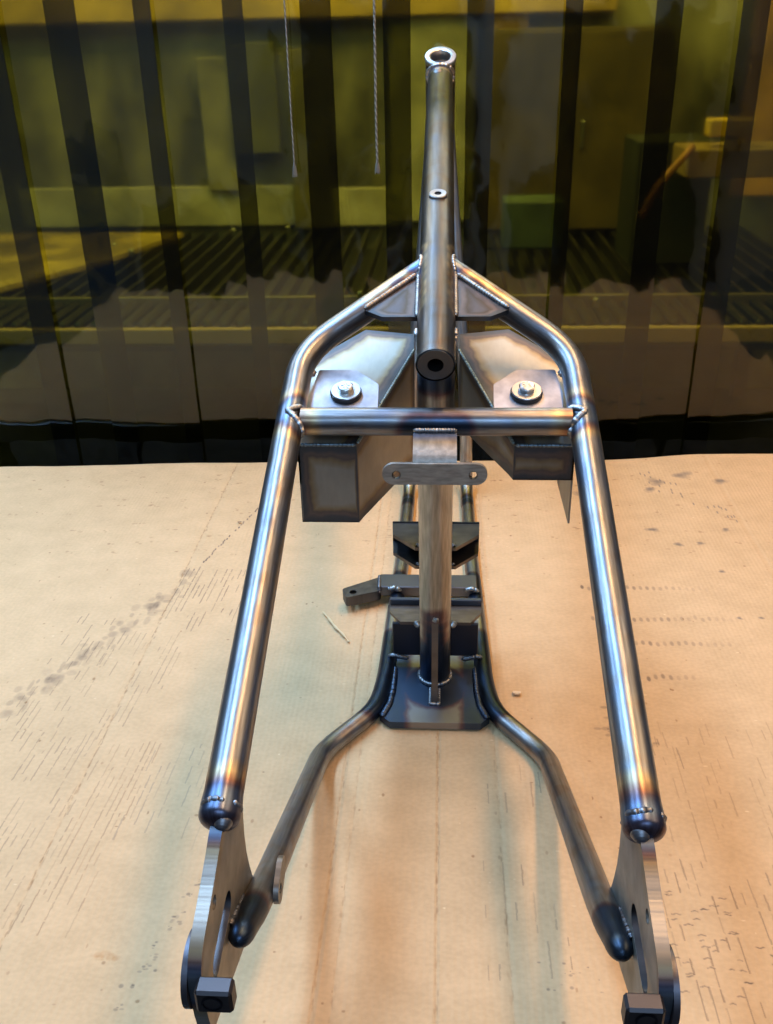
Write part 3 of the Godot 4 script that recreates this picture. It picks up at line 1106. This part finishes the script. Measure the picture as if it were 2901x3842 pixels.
func build_dropout(fr: Node, s: float):
	# axle plate: outline in (z, y), 10 mm thick, outwards from x = 0.159
	var o := [Vector2(-0.552, 0.318), Vector2(-0.525, 0.322), Vector2(-0.512, 0.3185), Vector2(-0.498, 0.3115), Vector2(-0.4855, 0.3065), Vector2(-0.470, 0.3005), Vector2(-0.4565, 0.2960), Vector2(-0.4465, 0.2928), Vector2(-0.436, 0.2880), Vector2(-0.428, 0.2805), Vector2(-0.4235, 0.2715), Vector2(-0.4225, 0.2620), Vector2(-0.4235, 0.245), Vector2(-0.425, 0.228), Vector2(-0.428, 0.210), Vector2(-0.434, 0.201), Vector2(-0.444, 0.198), Vector2(-0.4843, 0.184), Vector2(-0.516, 0.1715), Vector2(-0.560, 0.158), Vector2(-0.595, 0.160), Vector2(-0.5925, 0.1715), Vector2(-0.5805, 0.202), Vector2(-0.5742, 0.230), Vector2(-0.5735, 0.252), Vector2(-0.5770, 0.275), Vector2(-0.585, 0.300), Vector2(-0.590, 0.320)]
	var slot := capsule(Vector2(-0.5035, 0.2503), Vector2(-0.4600, 0.2420), 0.0118)
	var hole := circle(Vector2(-0.4740, 0.2898), 0.0056)
	# local x -> z, local y -> y, local z -> outwards
	var xf := Transform3D(Basis(Vector3(0, 0, 1), Vector3(0, 1, 0), Vector3(s, 0, 0)), Vector3(0.159 * s, 0, 0))
	var st := begin()
	var tintf := func(p: Vector2) -> Color:
		var k := 1.0 + 0.12 * nz(30.0, p.x, p.y * 0.4)
		var c := Color(0.60, 0.575, 0.54)
		var d := minf(p.distance_to(Vector2(-0.53, 0.322)) - 0.012, p.distance_to(Vector2(-0.424, 0.262)) - 0.008)
		var h := heat(d * 0.9, c)
		return Color(h.r * k, h.g * k, h.b * k)
	extrude(st, cut_marks(round_poly(o, 0.006, 3), 0.0011, 0.00016), [slot, hole], 0.0100, xf, tintf)
	var pl := put("axle_plate", st, M.plate, fr)
	st = begin()
	extrude(st, slot, [capsule(Vector2(-0.5035, 0.2503), Vector2(-0.4600, 0.2420), 0.0114)], 0.0098, Transform3D(xf.basis, Vector3(0.1591 * s, 0, 0)), func(_p): return Color(0.10, 0.10, 0.11))
	put("slot_edge", st, M.scale, pl)
	# outer doubler disc
	st = begin()
	extrude(st, circle(Vector2(-0.4455, 0.2550), 0.0275, 48), [circle(Vector2(-0.4455, 0.2550), 0.012, 20)], 0.0045, Transform3D(xf.basis, Vector3(0.1693 * s, 0, 0)), func(_p): return Color(0.14, 0.14, 0.17))
	put("doubler_disc", st, M.scale, pl)
	# adjuster block
	st = begin()
	box(st, Vector3(0.1475 * s, 0.2665, -0.4160), Vector3(0.0265, 0.0215, 0.0145), Basis(), 0.0021, Color(0.09, 0.085, 0.095))
	var blk := put("adjuster_block", st, M.scale, pl)
	st = begin()
	lathe(st, Vector3(0.1485 * s, 0.2665, -0.4085), Vector3(0, 0, 1), [[0.0004, 0.0075], [0.0006, 0.0062], [-0.006, 0.0058], [-0.006, 0.0]], 22, Color(0.03, 0.035, 0.05))
	put("threaded_hole", st, M.scale, blk)
	# weld blobs
	st = begin()
	lathe(st, Vector3(0.1600 * s, 0.3195, -0.519), Vector3(0, -0.32, 0.95).normalized(), [[-0.010, 0.0090], [-0.006, 0.0086], [-0.003, 0.0078], [-0.001, 0.0068], [0.001, 0.0054], [0.0025, 0.0036], [0.0033, 0.0016], [0.0035, 0.0]], 20, Color(0.22, 0.235, 0.27))
	put("weld_blob", st, M.weld, pl)
	var lend := Vector3(0.1480 * s, 0.2225, -0.503)
	var ld := (lend - Vector3(0.1495 * s, 0.0133, -0.950)).normalized()
	var wp := PackedVector3Array()
	for k in 20:
		wp.append(lend + ld * lerpf(-0.050, 0.002, k / 19.0) + Vector3(0.0105 * s, 0.0085, 0))
	weld(pl, wp, 0.0036, 0.006, Color(0.12, 0.12, 0.14))
	if s < 0:
		# small lug with a hole on the left lower rail
		st = begin()
		extrude(st, capsule(Vector2(-0.583, 0.2075), Vector2(-0.567, 0.2025), 0.0125), [circle(Vector2(-0.567, 0.2035), 0.0048, 16)], 0.0048, Transform3D(xf.basis, Vector3(-0.1305, -0.005, 0)), func(_p): return Color(0.50, 0.50, 0.51))
		put("brake_lug", st, M.plate, fr)


func tint_tex(poly: Array, hot: Array, base: Color, seed_: int, width := 1.0) -> ImageTexture:
	# heat colours in bands along the welded edges of a sheet
	var lo: Vector2 = poly[0]
	var hi: Vector2 = poly[0]
	for p in poly:
		lo = lo.min(p)
		hi = hi.max(p)
	var n := 144
	var im := Image.create(n, n, false, Image.FORMAT_RGB8)
	for y in n:
		for x in n:
			var p := lo + (hi - lo) * Vector2((x + 0.5) / n, (y + 0.5) / n)
			var d := 1.0
			for i in poly.size():
				if hot[i] > 0.0:
					var q := Geometry2D.get_closest_point_to_segment(p, poly[i], poly[(i + 1) % poly.size()])
					d = minf(d, p.distance_to(q) / hot[i])
			d += 0.004 * nz(40.0, p.x, p.y, seed_) + 0.007 * nz(9.0, p.x, p.y, seed_ + 3.0)
			var c := sheet_heat(d / width - 0.002, base)
			var k := 1.0 + 0.10 * nz(30.0, p.x, p.y, seed_ + 9.0) + 0.05 * nz(160.0, p.x, p.y * 0.2, seed_)
			im.set_pixel(x, y, Color(c.r * k, c.g * k, c.b * k).linear_to_srgb())
	return ImageTexture.create_from_image(im)


func sheet(parent: Node, called: String, pts3: Array, origin: Vector3, ex: Vector3, ey: Vector3, hot: Array, t: float, base: Color, width := 1.0) -> MeshInstance3D:
	# a flat piece of sheet metal through points that lie in the plane of ex and ey
	var poly := []
	for p in pts3:
		poly.append(Vector2((p - origin).dot(ex), (p - origin).dot(ey)))
	var src := poly.duplicate()
	var st := begin()
	var ez := ex.cross(ey)
	extrude(st, poly, [], t, Transform3D(Basis(ex, ey, ez), origin))
	var m := mat(Color(1, 1, 1), 0.46, 0.8)
	m.albedo_texture = tint_tex(src, hot, base, int(absf(origin.x) * 1000.0) + called.length(), width)
	m.texture_repeat = false
	m.roughness_texture = M.plate.roughness_texture
	return put(called, st, m, parent)


func build_tray(fr: Node, s: float):
	# sheet metal tray under the upper rail; the right one is cut away below
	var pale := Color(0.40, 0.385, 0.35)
	var m := 0.3485
	var top := func(x: float, z: float) -> Vector3: return Vector3(x * s, 0.4754 - 0.035 + m * (-0.9778 - z), z)
	var root := Node3D.new()
	root.name = num("side_tray", fr)
	fr.add_child(root, true)
	var A: Vector3 = top.call(0.1600, -0.985)
	var B: Vector3 = top.call(0.1600, -1.135)
	var C: Vector3 = top.call(0.0940, -1.198)
	var D: Vector3 = top.call(0.0300, -1.188)
	var E: Vector3 = top.call(0.0293, -1.157)
	var F: Vector3 = top.call(0.0910, -0.985)
	var ez := Vector3(0, m, -1).normalized()
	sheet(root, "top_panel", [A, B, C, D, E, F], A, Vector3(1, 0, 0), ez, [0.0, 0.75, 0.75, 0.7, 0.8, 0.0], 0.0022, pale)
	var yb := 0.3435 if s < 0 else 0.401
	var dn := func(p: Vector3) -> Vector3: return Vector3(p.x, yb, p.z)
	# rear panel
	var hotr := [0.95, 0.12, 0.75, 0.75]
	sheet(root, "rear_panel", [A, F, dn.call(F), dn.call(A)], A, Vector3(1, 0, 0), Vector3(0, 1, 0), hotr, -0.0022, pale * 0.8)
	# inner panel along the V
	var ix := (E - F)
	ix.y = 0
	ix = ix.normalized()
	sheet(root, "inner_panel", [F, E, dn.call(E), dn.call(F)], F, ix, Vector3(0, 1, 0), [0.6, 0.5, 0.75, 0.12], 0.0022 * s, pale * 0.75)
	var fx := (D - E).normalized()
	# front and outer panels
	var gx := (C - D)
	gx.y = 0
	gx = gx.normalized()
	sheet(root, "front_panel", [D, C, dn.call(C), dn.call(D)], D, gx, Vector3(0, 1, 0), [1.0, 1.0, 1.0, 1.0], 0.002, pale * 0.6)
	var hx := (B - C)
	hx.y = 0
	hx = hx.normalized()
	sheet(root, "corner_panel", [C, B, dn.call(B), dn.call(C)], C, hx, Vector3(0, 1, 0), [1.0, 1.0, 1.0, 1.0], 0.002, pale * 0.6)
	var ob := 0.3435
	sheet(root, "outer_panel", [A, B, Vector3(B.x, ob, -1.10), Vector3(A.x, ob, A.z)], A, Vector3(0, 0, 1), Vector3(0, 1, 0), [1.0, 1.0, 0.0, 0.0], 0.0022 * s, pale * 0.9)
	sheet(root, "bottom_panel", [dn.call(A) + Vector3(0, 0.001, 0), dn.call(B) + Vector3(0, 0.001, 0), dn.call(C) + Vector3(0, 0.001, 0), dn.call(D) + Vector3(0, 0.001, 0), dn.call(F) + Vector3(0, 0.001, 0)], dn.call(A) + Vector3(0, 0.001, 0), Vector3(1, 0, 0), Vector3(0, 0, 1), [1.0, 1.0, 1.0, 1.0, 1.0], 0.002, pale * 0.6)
	# seams: ground weld along the top rear edge and the inner edge
	weld(root, PackedVector3Array([A + Vector3(-0.004 * s, 0.0018, 0.0022), F + Vector3(0.001 * s, 0.0018, 0.0022)]), 0.0024, 0.005, Color(0.20, 0.27, 0.34), "seam_weld")
	weld(root, PackedVector3Array([F + Vector3(-0.001 * s, 0.002, -0.001), E + Vector3(-0.001 * s, 0.002, 0.0)]), 0.0022, 0.005, Color(0.30, 0.38, 0.42), "seam_weld")
	# ---- mounting tab with its bolt
	var off := -0.010
	var tp := func(x: float, z: float) -> Vector3: return Vector3(x * s, 0.4754 + off + m * (-0.9778 - z), z)
	var o3: Vector3 = tp.call(0.1450, -0.985)
	var pts := []
	for q in [[0.1450, -0.985], [0.1490, -1.040], [0.1430, -1.0825], [0.0976, -1.0825], [0.0686, -1.0560], [0.0665, -0.985]]:
		var p: Vector3 = tp.call(q[0], q[1]) - o3
		pts.append(Vector2(p.x, p.dot(ez)))
	pts = round_poly(pts, 0.0022, 3)
	var st := begin()
	var nrm := Vector3(1, 0, 0).cross(ez)
	var xf := Transform3D(Basis(Vector3(1, 0, 0), ez, nrm), o3 - nrm * 0.0048)
	var hw := [Vector2(0.0, 0.01), Vector2(-0.001 * s, 0.10)]
	extrude(st, pts, [], 0.0048, xf, func(p: Vector2): return heat(minf(p.distance_to(hw[0]), p.distance_to(hw[1])) - 0.004, Color(0.66, 0.66, 0.70)) if p.x * s > -0.03 else Color(0.66, 0.66, 0.70))
	var tab := put("mounting_tab", st, M.tab, fr)
	for z in [-1.078, -0.992]:
		var w0: Vector3 = tp.call(0.1465, z)
		weld(tab, PackedVector3Array([w0, w0 + Vector3(0.0035 * s, 0.001, 0.003), w0 + ez * -0.009 + Vector3(0.003 * s, 0, 0)]), 0.0036, 0.004, Color(0.60, 0.52, 0.50), "tack_weld")
	var bz := -1.0372
	var bc: Vector3 = tp.call(0.1061, bz) + nrm * 0.0001
	st = begin()
	lathe(st, bc, nrm, [[0.0, 0.0182], [0.0010, 0.0188], [0.0042, 0.0188], [0.0052, 0.0182]], 36, Color.WHITE)
	put("rubber_washer", st, M.rubber, tab)
	st = begin()
	lathe(st, bc + nrm * 0.0053, nrm, [[0.0, 0.0172], [0.0003, 0.0176], [0.0016, 0.0176], [0.0021, 0.0171], [0.0021, 0.004]], 36, Color.WHITE)
	put("washer", st, M.zinc, tab)
	st = begin()
	var e1 := Vector3(1, 0, 0)
	var turn := 0.3 * s + 0.2
	var e2 := nrm.cross(e1)
	var hexb := []
	for k in 6:
		hexb.append(Vector2(cos(TAU * k / 6 + turn), sin(TAU * k / 6 + turn)) * 0.0092)
	extrude(st, hexb, [], 0.0062, Transform3D(Basis(e1, e2, nrm), bc + nrm * 0.0078))
	lathe(st, bc + nrm * 0.0074, nrm, [[0.0, 0.0102], [0.0004, 0.0098], [0.0004, 0.002]], 30, Color.WHITE)
	lathe(st, bc + nrm * 0.0140, nrm, [[-0.0012, 0.0094], [0.0003, 0.0078], [0.0005, 0.0068], [0.0001, 0.0058], [0.0001, 0.0]], 30, Color.WHITE)
	for k in 6:   # raised grade marks on the head
		var an := TAU * k / 6 + turn + 0.2
		box(st, bc + nrm * 0.0144 + (e1 * cos(an) + e2 * sin(an)) * 0.0038, Vector3(0.003, 0.0005, 0.0008), Basis(e1 * cos(an) + e2 * sin(an), nrm, (e1 * cos(an) + e2 * sin(an)).cross(nrm)))
	put("hex_bolt", st, M.zinc, tab)
	# ---- triangular gusset between the backbone and the rail
	var gm := 0.3552
	var gp := func(x: float, z: float) -> Vector3: return Vector3(x * s, 0.5388 - 0.002 + gm * (-0.9864 - z), z)
	var g0: Vector3 = gp.call(0.021, -1.0768)
	var gey := Vector3(0, gm, -1).normalized()
	var gpts := []
	for q in [[0.021, -1.0768], [0.064, -1.0768], [0.0865, -1.0905], [0.0215, -1.176]]:
		var p: Vector3 = gp.call(q[0], q[1]) - g0
		gpts.append(Vector2(p.x, p.dot(gey)))
	st = begin()
	var gn := Vector3(1, 0, 0).cross(gey)
	var src := gpts.duplicate()
	gpts = round_poly(gpts, 0.002, 2)
	extrude(st, gpts, [], 0.0062, Transform3D(Basis(Vector3(1, 0, 0), gey, gn), g0 - gn * 0.0062))
	var gmt := mat(Color(1, 1, 1), 0.36, 1.0)
	gmt.albedo_texture = tint_tex(src, [0.35, 0.5, 0.8, 0.8], Color(0.105, 0.095, 0.105), 77 + int(s), 1.0)
	gmt.texture_repeat = false
	gmt.roughness_texture = M.plate.roughness_texture
	var gus := put("gusset_plate", st, gmt, fr)
	weld(gus, PackedVector3Array([gp.call(0.0228, -1.077) + gn * 0.001, gp.call(0.0228, -1.165) + gn * 0.001]), 0.0034, 0.0042, Color(0.40, 0.40, 0.41))
	weld(gus, PackedVector3Array([gp.call(0.0855, -1.092) + gn * 0.001, gp.call(0.0255, -1.160) + gn * 0.0018]), 0.0034, 0.0046, Color(0.38, 0.35, 0.33))


func build_centre(fr: Node):
	# ---- seat tube
	var s0 := Vector3(0, 0.530, -1.048)
	var s1 := Vector3(0, 0.010, -1.1212)
	var st := begin()
	var ws := [[Vector3(0, 0.0, -1.12), 0.085], [s0, 0.03]]
	for k in 8:
		ws.append([Vector3(0, 0.03 + 0.016 * k, -1.093), 0.0012])
	tube(st, fillet([s0, s1], [0, 0], 0.004), 0.02225, 44, tube_tint(ws, Color(0.40, 0.395, 0.385), 1.0, true, 0.08))
	var seat := put("seat_tube", st, M.tube, fr)
	var sd := (s0 - s1).normalized()
	var bb0 := Vector3(0, 0.5388, -0.9864)
	var bbd := Vector3(0, 0.3347, -0.9423).normalized()
	weld(seat, saddle(s1, sd, 0.0228, bb0, bbd, 0.02225, 0.0, TAU, 44), 0.0036, 0.006, Color(0.42, 0.42, 0.44))
	var ring := PackedVector3Array()
	for k in 41:
		var a := TAU * k / 40
		ring.append(Vector3(cos(a) * 0.0232, 0.0165, -1.1200 + sin(a) * 0.0236))
	weld(seat, ring, 0.0036, 0.006, Color(0.40, 0.42, 0.46))
	# fin from the seat tube down to the base plate
	st = begin()
	extrude(st, [Vector2(-1.0825, 0.138), Vector2(-1.0540, 0.0165), Vector2(-1.0540, 0.0140), Vector2(-1.110, 0.0140), Vector2(-1.092, 0.138)], [], 0.009, Transform3D(Basis(Vector3(0, 0, 1), Vector3(0, 1, 0), Vector3(-1, 0, 0)), Vector3(0.0045, 0, 0)), func(_p): return Color(0.20, 0.175, 0.16))
	var fin := put("gusset_fin", st, M.scale, seat)
	weld(seat, PackedVector3Array([Vector3(-0.003, 0.137, -1.0815), Vector3(0.001, 0.142, -1.083), Vector3(0.003, 0.139, -1.0805), Vector3(-0.002, 0.145, -1.084), Vector3(0.002, 0.135, -1.081)]), 0.0038, 0.004, Color(0.40, 0.42, 0.44), "tack_weld")
	weld(seat, PackedVector3Array([Vector3(-0.006, 0.0155, -1.090), Vector3(-0.0062, 0.0155, -1.0540), Vector3(0.0062, 0.0155, -1.0525), Vector3(0.006, 0.0155, -1.090)]), 0.0028, 0.005, Color(0.45, 0.47, 0.52))
	# ---- base plate between the lower rails
	st = begin()
	var bp := [Vector2(-0.0770, -1.0295), Vector2(-0.0622, -1.0140), Vector2(0.0640, -1.0140), Vector2(0.0772, -1.0280), Vector2(0.0735, -1.215), Vector2(-0.0735, -1.215)]
	var bsrc := bp.duplicate()
	extrude(st, bp, [], 0.0110, Transform3D(Basis(Vector3(1, 0, 0), Vector3(0, 0, 1), Vector3(0, 1, 0)), Vector3(0, 0.0030, 0)))
	var bm := mat(Color(1, 1, 1), 0.52, 0.9)
	var im_n := 128
	var im := Image.create(im_n, im_n, false, Image.FORMAT_RGB8)
	for y in im_n:
		for x in im_n:
			var p := Vector2(lerpf(-0.0775, 0.0775, (x + 0.5) / im_n), lerpf(-1.215, -1.0140, (y + 0.5) / im_n))
			var d := minf(p.distance_to(Vector2(0, -1.0950)) - 0.040, 0.070 - absf(p.x) - 0.022)
			var c := blue_heat(d + 0.006 + 0.003 * nz(50.0, p.x, p.y), Color(0.30, 0.29, 0.29))
			im.set_pixel(x, y, c.linear_to_srgb())
	bm.albedo_texture = ImageTexture.create_from_image(im)
	bm.texture_repeat = false
	bm.roughness_texture = M.plate.roughness_texture
	var base := put("base_plate", st, bm, fr)
	for s in [-1.0, 1.0]:
		weld(base, PackedVector3Array([Vector3(0.0600 * s, 0.0150, -1.140), Vector3(0.0605 * s, 0.0150, -1.085), Vector3(0.0640 * s, 0.0150, -1.052), Vector3(0.0735 * s, 0.0150, -1.024)]), 0.0048, 0.006, Color(0.10, 0.13, 0.19))
	# ---- upper motor mount: two shaped plates and a web across the front
	var up := [Vector2(-0.0622, -1.176), Vector2(0.0622, -1.176), Vector2(0.0600, -1.142), Vector2(0.0278, -1.1045), Vector2(-0.0278, -1.1045), Vector2(-0.0600, -1.142)]
	var flat := Basis(Vector3(1, 0, 0), Vector3(0, 0, 1), Vector3(0, 1, 0))
	var mount := Node3D.new()
	mount.name = "motor_mount"
	fr.add_child(mount, true)
	for y in [0.2370, 0.2080]:
		st = begin()
		extrude(st, up, [], 0.005, Transform3D(flat, Vector3(0, y, 0)), func(p: Vector2): return Color(0.10, 0.10, 0.115) if p.y < -1.11 else Color(0.22, 0.19, 0.17))
		put("mount_plate", st, M.scale, mount)
	st = begin()
	box(st, Vector3(0, 0.2265, -1.1775), Vector3(0.1244, 0.034, 0.004), Basis(), 0.0008, Color(0.05, 0.055, 0.07))
	put("mount_web", st, M.scale, mount)
	for s in [-1.0, 1.0]:
		for y in [0.243, 0.2125]:
			weld(mount, PackedVector3Array([Vector3(0.0225 * s, y, -1.112), Vector3(0.026 * s, y, -1.1065)]), 0.0042, 0.005, Color(0.45, 0.47, 0.50), "tack_weld")
	# ---- lower motor mount standing on the base
	var low := Node3D.new()
	low.name = num("motor_mount", fr)
	fr.add_child(low, true)
	st = begin()
	var lp := [Vector2(-0.0690, -1.197), Vector2(0.0690, -1.197), Vector2(0.0690, -1.178), Vector2(0.0520, -1.150), Vector2(-0.0520, -1.150), Vector2(-0.0690, -1.178)]
	extrude(st, lp, [], 0.005, Transform3D(flat, Vector3(0, 0.0850, 0)), func(_p): return Color(0.20, 0.17, 0.15))
	put("mount_plate", st, M.scale, low)
	st = begin()
	box(st, Vector3(0, 0.0945, -1.200), Vector3(0.1400, 0.010, 0.008), Basis(), 0.001, Color(0.13, 0.15, 0.20))
	put("mount_lip", st, M.scale, low)
	st = begin()
	box(st, Vector3(0, 0.0560, -1.1560), Vector3(0.1280, 0.0575, 0.006), Basis(), 0.001, Color(0.075, 0.08, 0.10))
	put("mount_web", st, M.scale, low)
	for s in [-1.0, 1.0]:
		weld(low, PackedVector3Array([Vector3(0.0235 * s, 0.092, -1.135), Vector3(0.028 * s, 0.091, -1.143), Vector3(0.027 * s, 0.091, -1.150)]), 0.0044, 0.005, Color(0.40, 0.43, 0.47), "tack_weld")
		weld(low, PackedVector3Array([Vector3(0.071 * s, 0.0275, -1.151), Vector3(0.062 * s, 0.029, -1.150), Vector3(0.050 * s, 0.026, -1.150), Vector3(0.040 * s, 0.0235, -1.150)]), 0.0040, 0.006, Color(0.28, 0.31, 0.36))
	# ---- cross bar with the stand lug at the left
	st = begin()
	box(st, Vector3(-0.014, 0.0265, -1.3575), Vector3(0.166, 0.019, 0.042), Basis(), 0.0015, Color(0.17, 0.18, 0.21))
	var bar := put("lower_cross_bar", st, M.scale, fr)
	st = begin()
	extrude(st, round_poly([Vector2(-0.094, -1.377), Vector2(-0.094, -1.330), Vector2(-0.1500, -1.306), Vector2(-0.1600, -1.334)], 0.006), [circle(Vector2(-0.1400, -1.3240), 0.0062, 16)], 0.018, Transform3D(flat, Vector3(0, 0.014, 0)), func(_p): return Color(0.13, 0.125, 0.13))
	put("stand_lug", st, M.scale, bar)
	for x in [-0.071, 0.060]:
		weld(bar, PackedVector3Array([Vector3(x - 0.012, 0.030, -1.337), Vector3(x, 0.035, -1.3345), Vector3(x + 0.012, 0.029, -1.336)]), 0.0045, 0.006, Color(0.36, 0.42, 0.48))
	weld(bar, PackedVector3Array([Vector3(-0.098, 0.034, -1.376), Vector3(-0.0965, 0.035, -1.335), Vector3(-0.096, 0.026, -1.331)]), 0.0036, 0.006, Color(0.20, 0.21, 0.25))
	# ---- seat bracket: a bent strip from the cross tube with a drilled cross piece
	var prof := [Vector2(-0.9625, 0.4700), Vector2(-0.9450, 0.4575), Vector2(-0.9365, 0.4505), Vector2(-0.9318, 0.4425), Vector2(-0.9300, 0.4330)]
	var cv := []
	for i in 13:
		var t := i / 12.0 * 4.0
		var k := mini(int(t), 3)
		var a: Vector2 = prof[maxi(k - 1, 0)]
		var b: Vector2 = prof[k]
		var c: Vector2 = prof[k + 1]
		var d: Vector2 = prof[mini(k + 2, 4)]
		cv.append(b.cubic_interpolate(c, a, d, t - k))
	st = begin()
	var th := 0.0052
	for i in cv.size() - 1:
		var n0: Vector2 = ((cv[mini(i + 1, 12)] - cv[maxi(i - 1, 0)]) as Vector2).normalized()
		var n1: Vector2 = ((cv[mini(i + 2, 12)] - cv[i]) as Vector2).normalized()
		n0 = Vector2(-n0.y, n0.x)
		n1 = Vector2(-n1.y, n1.x)
		var v := func(p: Vector2, x: float) -> Vector3: return Vector3(x, p.y, p.x)
		var w := 0.0243
		var col := []
		for q in [cv[i], cv[i + 1]]:
			col.append(heat((q as Vector2).distance_to(cv[0]) * 1.15 - 0.001, Color(0.60, 0.59, 0.58)))
		var N0 := Vector3(0, n0.y, n0.x)
		var N1 := Vector3(0, n1.y, n1.x)
		if N0.y < 0:
			N0 = -N0
			N1 = -N1
		var a: Vector2 = cv[i]
		var b: Vector2 = cv[i + 1]
		var a2 := a - Vector2(N0.z, N0.y) * th
		var b2 := b - Vector2(N1.z, N1.y) * th
		var u4 := [Vector2(0, i * 0.1), Vector2(1, i * 0.1), Vector2(1, i * 0.1 + 0.1), Vector2(0, i * 0.1 + 0.1)]
		var c4 := [col[0], col[0], col[1], col[1]]
		quad(st, [v.call(a, -w), v.call(a, w), v.call(b, w), v.call(b, -w)], [N0, N0, N1, N1], u4, c4)
		quad(st, [v.call(a2, -w), v.call(a2, w), v.call(b2, w), v.call(b2, -w)], [-N0, -N0, -N1, -N1], u4, c4)
		for sx in [-w, w]:
			var n := Vector3(signf(sx), 0, 0)
			quad(st, [v.call(a, sx), v.call(b, sx), v.call(b2, sx), v.call(a2, sx)], [n, n, n, n], u4, c4)
	var br := put("seat_bracket", st, M.plate, fr)
	st = begin()
	var wing := []
	for q in [[-0.0455, 1.0], [0.0455, -1.0]]:
		for k in 13:
			var an: float = PI / 2 * q[1] + PI * k / 12.0
			wing.append(Vector2(q[0], 0.4318) + Vector2(cos(an), sin(an)) * 0.0126)
	var wl := []
	for p in wing:
		wl.append(p)
	extrude(st, wl, [circle(Vector2(-0.0424, 0.4311), 0.0050, 20), circle(Vector2(0.0424, 0.4311), 0.0050, 20)], 0.0054, Transform3D(Basis(), Vector3(0, 0, -0.9352)), func(_p): return Color(0.88, 0.86, 0.83))
	put("bracket_wing", st, M.plate, br)
	weld(br, PackedVector3Array([Vector3(-0.0245, 0.4712, -0.9622), Vector3(0.0245, 0.4712, -0.9622)]), 0.0032, 0.0032, Color(0.48, 0.48, 0.50))


# ===================================================================== small things
func build_small_things():
	# cords that hang in front of the curtain
	for q in [["left", -0.305, 0.615, 0.0015, "thin twisted white cord with a tassel, the left of the two"], ["right", -0.131, 0.618, 0.0024, "thicker twisted white cord with a tassel, the right of the two"]]:
		var st := begin()
		var x0: float = q[1]
		var yb: float = q[2]
		var r: float = q[3]
		var white := func(_p: Vector3, s: float, a: float) -> Color:
			var k := 0.16 + 0.13 * sin(a * 2.0 + s * TAU / 0.014)
			return Color(k, k, k * 0.95)
		var path := PackedVector3Array()
		for i in 180:
			var y := lerpf(1.10, yb + 0.02, i / 179.0)
			path.append(Vector3(x0 + 0.004 * nz(2.0, y, x0), y, -2.035))
		tube(st, path, r, 10, white, func(s: float): return 1.0 + 0.18 * sin(s * TAU / 0.007))
		for k in 16:
			var a := TAU * k / 16.0
			var e: Vector3 = path[-1]
			tube(st, PackedVector3Array([e + Vector3(0, 0.004, 0), e + Vector3(cos(a) * 0.003, -0.006, sin(a) * 0.003), e + Vector3(cos(a) * 0.005, -0.02 - 0.006 * rng.randf(), sin(a) * 0.004)]), r * 0.35, 5, white)
		var m := mat(Color(1, 1, 1), 0.8)
		m.vertex_color_use_as_albedo = true
		tag(put("pull_cord", st, m), q[4], "cord", "pull cords before the curtain")
	# wood splinter and crumbs on the board
	var st2 := begin()
	var wood := func(_p: Vector3, _s: float, _a: float) -> Color: return Color(0.70, 0.52, 0.30)
	tube(st2, fillet([Vector3(-0.1905, 0.003, -1.306), Vector3(-0.178, 0.004, -1.285), Vector3(-0.165, 0.003, -1.262), Vector3(-0.150, 0.004, -1.240), Vector3(-0.1385, 0.003, -1.220)], [0, 0.004, 0.004, 0.004, 0]), 0.0022, 6, wood, func(s: float): return 0.5 + 0.6 * sin(clampf(s / 0.1, 0, 1) * PI) + 0.3 * sin(s * 260.0))
	var wm := mat(Color(1, 1, 1), 0.8)
	wm.vertex_color_use_as_albedo = true
	tag(put("wood_splinter", st2, wm), "thin pale wood splinter lying on the cardboard left of the seat tube", "splinter")
	for q in [[0.1194, -1.098, "pale torn paper scrap on the cardboard right of the lower motor mount", Color(0.66, 0.52, 0.36), 0.008], [-0.398, -1.63, "small brown crumb on the cardboard beside the left crease", Color(0.30, 0.20, 0.12), 0.004]]:
		var s3 := begin()
		var c: Color = q[3]
		var r: float = q[4]
		var pts := []
		for k in 9:
			var a := TAU * k / 9.0
			pts.append(Vector2(cos(a), sin(a) * 0.7) * r * rng.randf_range(0.6, 1.1))
		extrude(s3, pts, [], 0.002, Transform3D(Basis(Vector3(1, 0, 0), Vector3(0, 0.25, 0.97), Vector3(0, 0.97, -0.25)), Vector3(q[0], 0.002, q[1])), func(_p): return c)
		tag(put("paper_scrap" if r > 0.005 else "crumb", s3, wm), q[2], "scrap" if r > 0.005 else "crumb")
